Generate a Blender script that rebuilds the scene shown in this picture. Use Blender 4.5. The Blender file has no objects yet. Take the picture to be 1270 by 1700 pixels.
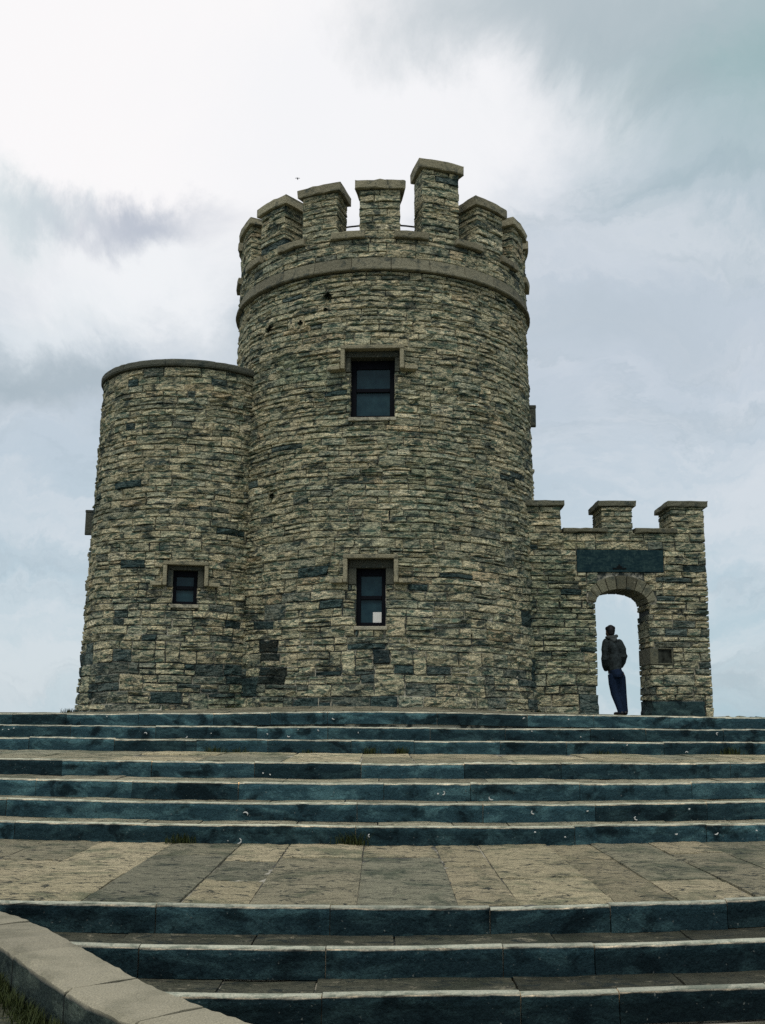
import bpy, math, random
import numpy as np
from mathutils import Matrix, Vector

sc = bpy.context.scene
C = sc.collection

# ------------------------------------------------------------------ camera
TH = 0.18638      # pitch up
ROLL = 0.0061
c_, s_ = math.cos(TH), math.sin(TH)
cr, sr = math.cos(ROLL), math.sin(ROLL)
cam = bpy.data.cameras.new('camera')
cam.sensor_fit = 'VERTICAL'
cam.sensor_height = 36.0
cam.lens = 1754.17 / 1700 * 36.0
cam.clip_start = 0.05
cam.clip_end = 90000
cam_o = bpy.data.objects.new('camera', cam)
C.objects.link(cam_o)
r0 = Vector((1, 0, 0)); u0 = Vector((0, -s_, c_)); f0 = Vector((0, c_, s_))
ri = r0 * cr + u0 * sr
up = u0 * cr - r0 * sr
M = Matrix.Identity(4)
for i in range(3):
    M[i][0] = ri[i]; M[i][1] = up[i]; M[i][2] = -f0[i]
cam_o.matrix_world = M
sc.camera = cam_o

# ------------------------------------------------------------------ sun
SUN_DIR = Vector((-0.10, -0.66, 1.0)).normalized()   # towards the sun
sun = bpy.data.lights.new('sun', 'SUN')
sun.energy = 1.35
sun.angle = math.radians(22)
sun.color = (1.0, 0.95, 0.86)
sun_o = bpy.data.objects.new('sun', sun)
sun_o.rotation_euler = SUN_DIR.to_track_quat('Z', 'Y').to_euler()
sun_o.location = (-20, -15, 40)
C.objects.link(sun_o)

# ------------------------------------------------------------------ world
w = bpy.data.worlds.new('World')
sc.world = w
w.use_nodes = True
nt = w.node_tree
nt.nodes.clear()


class G:
    """small node-graph helper"""
    def __init__(s, tree): s.t = tree
    def n(s, typ, **kw):
        nd = s.t.nodes.new(typ)
        for k, v in kw.items(): setattr(nd, k, v)
        return nd
    def put(s, sock, v):
        if hasattr(v, 'is_output'): s.t.links.new(v, sock)
        else:
            try: sock.default_value = v
            except Exception: sock.default_value = tuple(v) + (1,)
    def math(s, op, a, b=None, clamp=False):
        nd = s.n('ShaderNodeMath', operation=op, use_clamp=clamp)
        s.put(nd.inputs[0], a)
        if b is not None: s.put(nd.inputs[1], b)
        return nd.outputs[0]
    def vmath(s, op, a, b=None):
        nd = s.n('ShaderNodeVectorMath', operation=op)
        s.put(nd.inputs[0], a)
        if b is not None: s.put(nd.inputs[1], b)
        return nd.outputs['Value'] if op in ('LENGTH', 'DOT_PRODUCT') else nd.outputs[0]
    def noise(s, vec, scale, detail=4, rough=.55, dist=0, col=False, lac=2.0):
        nd = s.n('ShaderNodeTexNoise')
        s.put(nd.inputs['Vector'], vec)
        nd.inputs['Scale'].default_value = scale
        nd.inputs['Detail'].default_value = detail
        nd.inputs['Roughness'].default_value = rough
        nd.inputs['Distortion'].default_value = dist
        nd.inputs['Lacunarity'].default_value = lac
        return nd.outputs['Color'] if col else nd.outputs[0]
    def remap(s, v, a, b, c=0., d=1., smooth=False):
        nd = s.n('ShaderNodeMapRange')
        if smooth: nd.interpolation_type = 'SMOOTHSTEP'
        s.put(nd.inputs[0], v)
        for i, q in enumerate((a, b, c, d)): nd.inputs[i + 1].default_value = q
        return nd.outputs[0]
    def mix(s, fac, a, b, blend='MIX'):
        nd = s.n('ShaderNodeMix', data_type='RGBA', blend_type=blend)
        s.put(nd.inputs[0], fac)
        for sock, v in ((nd.inputs[6], a), (nd.inputs[7], b)):
            if hasattr(v, 'is_output'): s.t.links.new(v, sock)
            else: sock.default_value = tuple(v) + (1,) if len(v) == 3 else v
        return nd.outputs[2]
    def scale(s, vec, xyz):
        nd = s.n('ShaderNodeMapping')
        s.put(nd.inputs[0], vec)
        nd.inputs['Scale'].default_value = xyz
        return nd.outputs[0]


g = G(nt)
tc = g.n('ShaderNodeTexCoord')
dirv = tc.outputs['Generated']
sky = g.n('ShaderNodeTexSky', sky_type='NISHITA')
sky.sun_disc = False
sky.sun_elevation = math.asin(SUN_DIR.z)
sky.sun_rotation = math.atan2(SUN_DIR.x, SUN_DIR.y)
sky.altitude = 200
warp_n = g.noise(dirv, 5.5, 8, .64, .4, col=True)
wv = g.vmath('SUBTRACT', warp_n, (.5, .5, .5))
wv2 = g.vmath('MULTIPLY', wv, (.25, .25, .20))
dw = g.vmath('ADD', dirv, wv2)


def pxdir(px, py):
    a, b = px - 635, py - 850
    uu = a * cr + b * sr; vv = -a * sr + b * cr
    d = Vector((uu / 1754.17, c_ + vv / 1754.17 * s_, s_ - vv / 1754.17 * c_))
    return d.normalized()


def blob(px, py, rx, ry, edge=0.0):
    d = pxdir(px, py)
    v = g.vmath('SUBTRACT', dw, tuple(d))
    v = g.vmath('MULTIPLY', v, (1754. / rx, 1754. / max(rx, ry), 1754. / ry))
    return g.remap(g.vmath('LENGTH', v), 1.0, edge, 0, 1, True)


sep = g.n('ShaderNodeSeparateXYZ'); g.put(sep.inputs[0], dirv)
elev = sep.outputs[2]
base = g.mix(g.remap(elev, 0.0, .30), (.45, .60, .675), (.575, .645, .72))
base = g.mix(g.remap(elev, .42, .95), base, (1.02, 1.02, 1.03))
# long soft streaks
st = g.noise(g.scale(dw, (1.2, 1.2, 7.0)), 2.2, 5, .55)
base = g.mix(g.remap(st, .38, .66, 0, .55, True), base, (.80, .82, .85))
st2 = g.noise(g.scale(dw, (1.0, 1.0, 5.0)), 3.4, 5, .6)
base = g.mix(g.remap(st2, .48, .70, 0, .6, True), base, (.40, .49, .555))
cloud = base
cloud = g.mix(g.math('MULTIPLY', blob(1300, 60, 500, 330), .85), cloud, (.30, .455, .47))
cloud = g.mix(g.math('MULTIPLY', blob(1190, 330, 330, 190), .35), cloud, (.42, .53, .58))
WHITE = (1.02, 1.0, 1.0)
cloud = g.mix(blob(230, 90, 680, 400, .45), cloud, WHITE)
cloud = g.mix(g.math('MULTIPLY', blob(640, 220, 460, 240, .3), .95), cloud, (.97, .97, .985))
cloud = g.mix(g.math('MULTIPLY', blob(220, 470, 330, 170, .15), .9), cloud, (.94, .955, .97))
cloud = g.mix(g.math('MULTIPLY', blob(40, 560, 200, 120, .1), .5), cloud, (.85, .90, .92))
cloud = g.mix(g.math('MULTIPLY', blob(980, -30, 430, 130, .2), .80), cloud, (.45, .53, .57))
cloud = g.mix(g.math('MULTIPLY', blob(1120, 140, 140, 90, .1), .45), cloud, (.38, .46, .50))
cloud = g.mix(g.math('MULTIPLY', blob(1090, 420, 330, 50, .1), .45), cloud, (.74, .78, .83))
cloud = g.mix(g.math('MULTIPLY', blob(1010, 560, 380, 90, .1), .45), cloud, (.46, .54, .60))
cloud = g.mix(g.math('MULTIPLY', blob(200, 350, 260, 70, .1), .80), cloud, (.44, .49, .58))
cloud = g.mix(g.math('MULTIPLY', blob(10, 320, 130, 90, .1), .45), cloud, (.52, .66, .69))
cloud = g.mix(g.math('MULTIPLY', blob(60, 650, 330, 90, .1), .75), cloud, (.38, .46, .51))
STR = 0.1
cl10 = g.vmath('MULTIPLY', cloud, (1 / STR, 1 / STR, 1 / STR))
full = g.mix(.93, sky.outputs[0], cl10)
# below the horizon: what lies there is covered by ground and sea
bg = g.n('ShaderNodeBackground')
g.put(bg.inputs[0], full)
bg.inputs[1].default_value = STR
out = g.n('ShaderNodeOutputWorld')
nt.links.new(bg.outputs[0], out.inputs[0])

sc.view_settings.view_transform = 'Standard'
sc.view_settings.look = 'None'
sc.view_settings.exposure = 0.0
sc.view_settings.gamma = 1.0
sc.view_settings.use_curve_mapping = False
sc.render.engine = 'CYCLES'
sc.cycles.use_denoising = False
sc.cycles.max_bounces = 6
sc.cycles.diffuse_bounces = 3

# ------------------------------------------------------------------ helpers


def empty(name, loc=(0, 0, 0), parent=None):
    o = bpy.data.objects.new(name, None)
    o.location = loc
    o.empty_display_size = .2
    C.objects.link(o)
    if parent: o.parent = parent
    return o


def tag(o, label, cat, group=None):
    o['label'] = label; o['category'] = cat
    if group: o['group'] = group
    return o


def struct(o, label=None):
    o['kind'] = 'structure'
    return o


def mesh_obj(name, v, f, mats, parent=None, tint=None, mi=None, smooth=False, origin=None, stuff=False):
    """one mesh object; v in world coordinates (parents are never rotated)"""
    v = np.asarray(v, float).reshape(-1, 3)
    o = np.array(origin if origin is not None else (0, 0, 0), float)
    me = bpy.data.meshes.new(name)
    me.from_pydata((v - o).tolist(), [], [tuple(int(i) for i in q) for q in f])
    for m in (mats if isinstance(mats, (list, tuple)) else [mats]): me.materials.append(m)
    if mi is not None: me.polygons.foreach_set('material_index', np.asarray(mi, np.int32))
    if tint is not None:
        t = np.asarray(tint, float)
        if t.ndim == 1: t = np.tile(t, (len(v), 1))
        col = np.ones((len(v), 4)); col[:, :3] = t
        at = me.attributes.new('tint', 'FLOAT_COLOR', 'POINT')
        at.data.foreach_set('color', col.ravel())
    if smooth: me.polygons.foreach_set('use_smooth', np.ones(len(me.polygons), bool))
    me.update()
    ob = bpy.data.objects.new(name, me)
    C.objects.link(ob)
    if parent is not None:
        ob.parent = parent
        p = parent; off = Vector((0, 0, 0))
        while p is not None:
            off += p.location; p = p.parent
        ob.location = Vector(o) - off
    else:
        ob.location = o
    if stuff: ob['kind'] = 'stuff'
    return ob


class Acc:
    """collects pieces for one mesh"""
    def __init__(s): s.v = []; s.f = []; s.t = []; s.m = []; s.n = 0
    def add(s, v, f, tint=(1, 1, 1), mi=0):
        v = np.asarray(v, float)
        s.v.append(v)
        s.f.extend([tuple(int(i) + s.n for i in q) for q in f])
        t = np.asarray(tint, float)
        s.t.append(np.tile(t, (len(v), 1)) if t.ndim == 1 else t)
        s.m.extend([mi] * len(f) if np.isscalar(mi) else list(mi))
        s.n += len(v)
    def build(s, name, mats, parent=None, **kw):
        if not s.v: return None
        return mesh_obj(name, np.concatenate(s.v), s.f, mats, parent, tint=np.concatenate(s.t), mi=s.m, **kw)


def box(x0, x1, y0, y1, z0, z1):
    v = [(x0, y0, z0), (x1, y0, z0), (x1, y1, z0), (x0, y1, z0), (x0, y0, z1), (x1, y0, z1), (x1, y1, z1), (x0, y1, z1)]
    f = [(0, 3, 2, 1), (4, 5, 6, 7), (0, 1, 5, 4), (1, 2, 6, 5), (2, 3, 7, 6), (3, 0, 4, 7)]
    return np.array(v, float), f


def bevel_obj(o, wd=.01, seg=2):
    m = o.modifiers.new('Bevel', 'BEVEL'); m.width = wd; m.segments = seg; m.limit_method = 'ANGLE'
    return o


def tube(pts, rad, n=8, caps=True):
    pts = [Vector(p) for p in pts]
    rad = rad if isinstance(rad, (list, tuple)) else [rad] * len(pts)
    V = []; F = []
    for i, p in enumerate(pts):
        t = (pts[min(i + 1, len(pts) - 1)] - pts[max(i - 1, 0)]).normalized()
        a = t.cross(Vector((0, 0, 1)))
        if a.length < .05: a = t.cross(Vector((0, 1, 0)))
        a.normalize(); b = a.cross(t)
        rr = rad[i]
        ra, rb = rr if isinstance(rr, tuple) else (rr, rr)
        for k in range(n):
            an = 2 * math.pi * k / n
            V.append(p + a * math.cos(an) * ra + b * math.sin(an) * rb)
    for i in range(len(pts) - 1):
        for k in range(n):
            F.append((i * n + k, i * n + (k + 1) % n, (i + 1) * n + (k + 1) % n, (i + 1) * n + k))
    if caps:
        F.append(tuple(range(n))[::-1]); F.append(tuple((len(pts) - 1) * n + k for k in range(n)))
    return np.array([tuple(q) for q in V]), F


def ellipsoid(c, r, nu=12, nv=8):
    V = []; F = []
    for j in range(1, nv):
        ph = math.pi * j / nv
        for i in range(nu):
            a = 2 * math.pi * i / nu
            V.append((c[0] + r[0] * math.sin(ph) * math.cos(a), c[1] + r[1] * math.sin(ph) * math.sin(a), c[2] + r[2] * math.cos(ph)))
    V.append((c[0], c[1], c[2] + r[2])); V.append((c[0], c[1], c[2] - r[2]))
    for j in range(nv - 2):
        for i in range(nu):
            F.append((j * nu + i, (j + 1) * nu + i, (j + 1) * nu + (i + 1) % nu, j * nu + (i + 1) % nu))
    T = len(V) - 2
    for i in range(nu):
        F.append((T, i, (i + 1) % nu)); F.append((T + 1, (nv - 2) * nu + (i + 1) % nu, (nv - 2) * nu + i))
    return np.array(V), F


# ------------------------------------------------------------------ materials


def mat(name, build):
    m = bpy.data.materials.new(name); m.use_nodes = True
    t = m.node_tree; t.nodes.clear()
    gg = G(t)
    b = gg.n('ShaderNodeBsdfPrincipled'); o = gg.n('ShaderNodeOutputMaterial')
    t.links.new(b.outputs[0], o.inputs[0])
    build(gg, b)
    return m


def bump(gg, b, h, strength, dist=.02):
    bp = gg.n('ShaderNodeBump')
    bp.inputs['Strength'].default_value = strength
    bp.inputs['Distance'].default_value = dist
    gg.put(bp.inputs['Height'], h)
    gg.put(b.inputs['Normal'], bp.outputs[0])


def tintcol(gg):
    a = gg.n('ShaderNodeAttribute'); a.attribute_name = 'tint'
    return a.outputs['Color']


def pos(gg):
    return gg.n('ShaderNodeNewGeometry').outputs['Position']


def b_stone(gg, b):
    p = pos(gg); col = tintcol(gg)
    grain = gg.noise(p, 34, 3, .6)
    bed = gg.noise(gg.scale(p, (5, 5, 17)), 1.0, 4, .62, 1.0)
    blot = gg.noise(gg.scale(p, (3.0, 3.0, 7)), 1.0, 6, .68, .5)
    big = gg.noise(p, .50, 5, .62, .6)
    col = gg.mix(gg.remap(grain, .30, .70, 0, 1), gg.mix(1, col, (.60, .64, .64), 'MULTIPLY'), gg.mix(1, col, (1.95, 1.84, 1.60), 'MULTIPLY'))
    col = gg.mix(gg.remap(bed, .39, .54, .92, 0, True), col, gg.mix(1, col, (.15, .27, .30), 'MULTIPLY'))
    col = gg.mix(gg.remap(blot, .51, .62, 0, .82, True), col, (.020, .040, .042))
    col = gg.mix(gg.remap(big, .52, .72, 0, .60, True), col, gg.mix(1, col, (.42, .60, .60), 'MULTIPLY'))
    lich = gg.noise(p, 13, 5, .65)
    col = gg.mix(gg.remap(lich, .60, .72, 0, .5, True), col, (.40, .365, .255))
    gg.put(b.inputs['Base Color'], col)
    b.inputs['Roughness'].default_value = .95
    b.inputs['Specular IOR Level'].default_value = .15
    h = gg.math('ADD', gg.math('MULTIPLY', bed, 1.0), gg.math('MULTIPLY', gg.noise(p, 13, 3, .6), 1.3))
    bump(gg, b, h, 1.0, .075)


M_STONE = mat('rock_faced_sandstone', b_stone)


def b_ash(gg, b):
    p = pos(gg); col = tintcol(gg)
    grain = gg.noise(p, 60, 4, .7)
    blot = gg.noise(p, 4.5, 5, .65, .4)
    col = gg.mix(gg.remap(grain, .35, .7, 0, .6), gg.mix(1, col, (.72, .74, .74), 'MULTIPLY'), gg.mix(1, col, (1.4, 1.36, 1.25), 'MULTIPLY'))
    col = gg.mix(gg.remap(blot, .50, .68, 0, .80, True), col, (.030, .046, .044))
    lich = gg.noise(p, 20, 4, .6)
    col = gg.mix(gg.remap(lich, .62, .72, 0, .5, True), col, (.36, .34, .25))
    gg.put(b.inputs['Base Color'], col)
    b.inputs['Roughness'].default_value = .92
    b.inputs['Specular IOR Level'].default_value = .25
    bump(gg, b, gg.noise(p, 18, 6, .75), .9, .05)


M_ASH = mat('dressed_stone', b_ash)


def b_mortar(gg, b):
    p = pos(gg)
    n = gg.noise(p, 1.9, 6, .7)
    gg.put(b.inputs['Base Color'], gg.mix(gg.remap(n, .46, .56, 0, 1, True), (.030, .040, .038), (.40, .38, .30)))
    b.inputs['Roughness'].default_value = .95
    bump(gg, b, gg.noise(p, 40, 4, .7), .6, .02)


M_MORTAR = mat('lime_mortar', b_mortar)


def b_riser(gg, b):
    p = pos(gg); col = tintcol(gg)
    blot = gg.noise(gg.scale(p, (1.6, 1.6, 4)), 1.7, 6, .66, .6)
    damp = gg.noise(gg.scale(p, (2.2, 2.2, 3)), 1.5, 5, .6, .4)
    grain = gg.noise(p, 70, 4, .7)
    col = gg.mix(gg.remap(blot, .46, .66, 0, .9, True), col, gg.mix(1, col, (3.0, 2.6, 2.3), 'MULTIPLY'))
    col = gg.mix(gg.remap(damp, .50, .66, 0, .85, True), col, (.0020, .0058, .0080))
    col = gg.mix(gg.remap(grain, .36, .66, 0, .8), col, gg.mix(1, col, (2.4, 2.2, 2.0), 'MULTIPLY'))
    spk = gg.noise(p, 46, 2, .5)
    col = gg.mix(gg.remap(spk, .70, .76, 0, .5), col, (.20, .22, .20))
    gg.put(b.inputs['Base Color'], col)
    b.inputs['Roughness'].default_value = .8
    b.inputs['Specular IOR Level'].default_value = .07
    bump(gg, b, gg.noise(p, 22, 5, .7), .8, .03)


M_RISER = mat('dark_damp_slate', b_riser)


def b_paving(gg, b):
    p = pos(gg); col = tintcol(gg)
    cleft = gg.noise(gg.scale(p, (5.0, 9.0, 3)), 1.3, 7, .74, 1.2)
    crack = gg.noise(gg.scale(p, (7.0, 22.0, 5)), 1.0, 5, .66, 1.5)
    grain = gg.noise(p, 75, 4, .75)
    blot = gg.noise(p, 2.1, 6, .65, .6)
    col = gg.mix(gg.remap(grain, .32, .68, 0, 1), gg.mix(1, col, (.58, .58, .57), 'MULTIPLY'), gg.mix(1, col, (1.45, 1.42, 1.32), 'MULTIPLY'))
    col = gg.mix(gg.remap(blot, .46, .66, 0, .85, True), col, gg.mix(1, col, (.34, .43, .41), 'MULTIPLY'))
    pale = gg.noise(p, 9, 5, .65)
    col = gg.mix(gg.remap(pale, .58, .70, 0, .5, True), col, (.46, .41, .29))
    col = gg.mix(gg.remap(cleft, .40, .46, .92, 0, True), col, (.024, .034, .031))
    col = gg.mix(gg.remap(crack, .36, .41, .9, 0, True), col, (.028, .034, .030))
    gg.put(b.inputs['Base Color'], col)
    b.inputs['Roughness'].default_value = .9
    b.inputs['Specular IOR Level'].default_value = .2
    h = gg.math('ADD', gg.math('MULTIPLY', cleft, 1.4), gg.math('ADD', gg.math('MULTIPLY', crack, .6), gg.math('MULTIPLY', gg.noise(p, 32, 5, .7), .6)))
    bump(gg, b, h, 1.0, .035)


M_PAVE = mat('riven_flagstone', b_paving)


def b_nose(gg, b):
    p = pos(gg); col = tintcol(gg)
    grain = gg.noise(p, 80, 4, .72)
    blot = gg.noise(p, 5.0, 6, .72, .6)
    col = gg.mix(gg.remap(grain, .35, .7, 0, 1), gg.mix(1, col, (.60, .70, .68), 'MULTIPLY'), gg.mix(1, col, (1.22, 1.2, 1.15), 'MULTIPLY'))
    col = gg.mix(gg.remap(blot, .47, .62, 0, .8, True), col, gg.mix(1, col, (.34, .40, .38), 'MULTIPLY'))
    gg.put(b.inputs['Base Color'], col)
    b.inputs['Roughness'].default_value = .85
    bump(gg, b, gg.noise(p, 50, 5, .7), .4, .01)


M_NOSE = mat('foot_worn_stone_edge', b_nose)


def b_coping(gg, b):
    p = pos(gg); col = tintcol(gg)
    grain = gg.noise(p, 120, 3, .75)
    blot = gg.noise(p, 2.2, 5, .62, .4)
    col = gg.mix(gg.remap(grain, .35, .7, 0, 1), gg.mix(1, col, (.66, .66, .64), 'MULTIPLY'), gg.mix(1, col, (1.3, 1.28, 1.22), 'MULTIPLY'))
    col = gg.mix(gg.remap(blot, .46, .66, 0, .65, True), col, gg.mix(1, col, (.50, .52, .48), 'MULTIPLY'))
    gg.put(b.inputs['Base Color'], col)
    b.inputs['Roughness'].default_value = .9
    bump(gg, b, gg.noise(p, 90, 4, .7), .45, .008)


M_COPING = mat('granular_coping_stone', b_coping)


def flat(name, col, rough=.8, spec=.3, nscale=40, var=.3, bmp=.0):
    def bb(gg, b):
        p = pos(gg)
        n = gg.noise(p, nscale, 4, .6)
        lo = tuple(q * (1 - var) for q in col); hi = tuple(min(1, q * (1 + var)) for q in col)
        gg.put(b.inputs['Base Color'], gg.mix(gg.remap(n, .3, .7), lo, hi))
        b.inputs['Roughness'].default_value = rough
        b.inputs['Specular IOR Level'].default_value = spec
        if bmp: bump(gg, b, n, bmp, .01)
    return mat(name, bb)


M_FRAME = flat('black_painted_wood', (.004, .005, .008), .7, .08)
M_INTER = flat('dark_interior', (.012, .022, .028), .95, .1)
M_IRON = flat('dark_iron', (.015, .017, .02), .6, .4)
M_PAPER = flat('white_paper', (.68, .68, .64), .9, .1, 30, .08)
M_WHITE = flat('white_dropping', (.52, .53, .50), .9, .1, 60, .1)
M_NICHE = flat('niche_painted_shade', (.030, .034, .028), .95, .05, 9, .8)  # dark colour stands in for the shade inside the hole
M_HOLE = flat('dark_void', (.008, .010, .011), .95, .05)


def b_plaque(gg, b):
    p = pos(gg)
    n = gg.noise(gg.scale(p, (4, 4, 9)), 1.6, 6, .7, .5)
    l = gg.noise(gg.scale(p, (26, 26, 11)), 1.0, 3, .6)
    col = gg.mix(gg.remap(n, .40, .70, 0, 1, True), (.008, .024, .031), (.028, .056, .056))
    col = gg.mix(gg.remap(l, .56, .70, 0, .4, True), col, (.065, .105, .095))
    gg.put(b.inputs['Base Color'], col)
    b.inputs['Roughness'].default_value = .9
    b.inputs['Specular IOR Level'].default_value = .08
    bump(gg, b, l, .35, .01)


M_PLAQUE = mat('weathered_slate_plaque', b_plaque)


def b_glass(gg, b):
    b.inputs['Base Color'].default_value = (.012, .034, .045, 1)
    b.inputs['Roughness'].default_value = .12
    b.inputs['IOR'].default_value = 1.4
    b.inputs['Specular IOR Level'].default_value = .2
    p = pos(gg)
    n = gg.noise(p, 5, 4, .6)
    gg.put(b.inputs['Base Color'], gg.mix(gg.remap(n, .35, .7), (.010, .030, .042), (.022, .055, .066)))


M_GLASS = mat('dusty_window_glass', b_glass)


def b_grass(gg, b):
    p = pos(gg)
    n = gg.noise(p, 30, 3, .6)
    gg.put(b.inputs['Base Color'], gg.mix(gg.remap(n, .3, .7), (.012, .021, .006), (.045, .058, .016)))
    b.inputs['Roughness'].default_value = .7
    b.inputs['Specular IOR Level'].default_value = .15


M_GRASS = mat('grass_blades', b_grass)
M_WPLANT = flat('dark_wall_plant', (.014, .020, .012), .8, .1, 40, .5)


def b_turf(gg, b):
    p = pos(gg)
    n = gg.noise(p, .8, 6, .65); n2 = gg.noise(p, 14, 5, .7)
    col = gg.mix(gg.remap(n, .35, .65), (.035, .050, .016), (.075, .080, .030))
    col = gg.mix(gg.remap(n2, .4, .7, 0, .6), col, (.10, .095, .045))
    gg.put(b.inputs['Base Color'], col)
    b.inputs['Roughness'].default_value = .95
    bump(gg, b, n2, .8, .06)


M_TURF = mat('cliff_top_turf', b_turf)


def b_sea(gg, b):
    p = pos(gg)
    n = gg.noise(p, .02, 6, .6)
    gg.put(b.inputs['Base Color'], gg.mix(gg.remap(n, .35, .65), (.03, .07, .09), (.05, .10, .12)))
    b.inputs['Roughness'].default_value = .25
    bump(gg, b, gg.noise(p, .12, 5, .6), .3, 1.0)


M_SEA = mat('ocean_water', b_sea)
M_JACKET = flat('dark_grey_fleece', (.026, .034, .036), .95, .1, 22, .6, .5)
M_HOODLIN = flat('grey_hood_fleece', (.06, .07, .07), .95, .1, 90, .35, .3)
M_JEANS = flat('dark_blue_denim', (.008, .018, .042), .9, .15, 60, .5, .2)
M_HAIR = flat('dark_hair', (.008, .008, .009), .6, .3, 120, .5, .4)
M_SKIN = flat('skin', (.20, .12, .085), .6, .3, 30, .1)
M_SHOE = flat('black_leather', (.008, .008, .010), .5, .4, 50, .3)
M_FEATHER = flat('grey_feathers', (.12, .12, .13), .8, .2, 60, .3)

# palette for rubble stones
PAL = [((.345, .320, .230), 5), ((.325, .310, .225), 5), ((.295, .290, .215), 4), ((.390, .355, .255), 2), ((.345, .295, .205), .6),
       ((.265, .270, .210), 2.5), ((.43, .40, .30), .8)]
DARKS = [(.075, .100, .098), (.040, .064, .066), (.12, .135, .118), (.16, .17, .142)]


def stone_tint(rng, pd=.10):
    if rng.random() < pd * 1.1: t = DARKS[rng.integers(len(DARKS))]
    else:
        wts = np.array([q[1] for q in PAL]); t = PAL[rng.choice(len(PAL), p=wts / wts.sum())][0]
    return np.array(t) * rng.uniform(.90, 1.30)


# ------------------------------------------------------------------ masonry


def courses(z0, z1, hfun, rng):
    zs = [z0]
    while zs[-1] < z1 - 1e-6:
        h = hfun(zs[-1]) * rng.uniform(.72, 1.32)
        if z1 - zs[-1] - h < .06: zs.append(z1)
        else: zs.append(zs[-1] + h)
    return zs


def rubble(u0, u1, zs, rng, wmin=.22, wmax=.75, jump=.16, split=.22):
    R = []

    def run(a, b, za, zb):
        u = a
        while u < b - 1e-6:
            L = rng.uniform(wmin, wmax) * (1.15 if zb - za < .10 else 1)
            if b - u - L < wmin * .6: L = b - u
            if zb - za > .145 and rng.random() < split:
                zm = za + (zb - za) * rng.uniform(.35, .65)
                R.append((u, u + L, za, zm)); R.append((u, u + L, zm, zb))
            else: R.append((u, u + L, za, zb))
            u += L
    i = 0
    while i < len(zs) - 1:
        if i + 2 < len(zs) and rng.random() < .6:
            u = u0
            while u < u1 - 1e-6:
                L = rng.uniform(.7, 2.2)
                if u1 - u - L < .5: L = u1 - u
                run(u, u + L, zs[i], zs[i + 1]); 
                run(u, u + L, zs[i + 1], zs[i + 2])
                u += L
                if u < u1 - .9 and rng.random() < jump * 2.4:
                    L = rng.uniform(.22, .55)
                    R.append((u, u + L, zs[i], zs[i + 2])); u += L
            i += 2
        else:
            run(u0, u1, zs[i], zs[i + 1]); i += 1
    return R


def cut(rects, hole):
    a0, a1, b0, b1 = hole
    out = []
    for (u0, u1, z0, z1) in rects:
        if u1 <= a0 or u0 >= a1 or z1 <= b0 or z0 >= b1: out.append((u0, u1, z0, z1)); continue
        if a0 - u0 > .05: out.append((u0, a0, z0, z1))
        if u1 - a1 > .05: out.append((a1, u1, z0, z1))
        m0, m1 = max(u0, a0), min(u1, a1)
        if m1 - m0 > .05:
            if b0 - z0 > .035: out.append((m0, m1, z0, b0))
            if z1 - b1 > .035: out.append((m0, m1, b1, z1))
    return out


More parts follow.
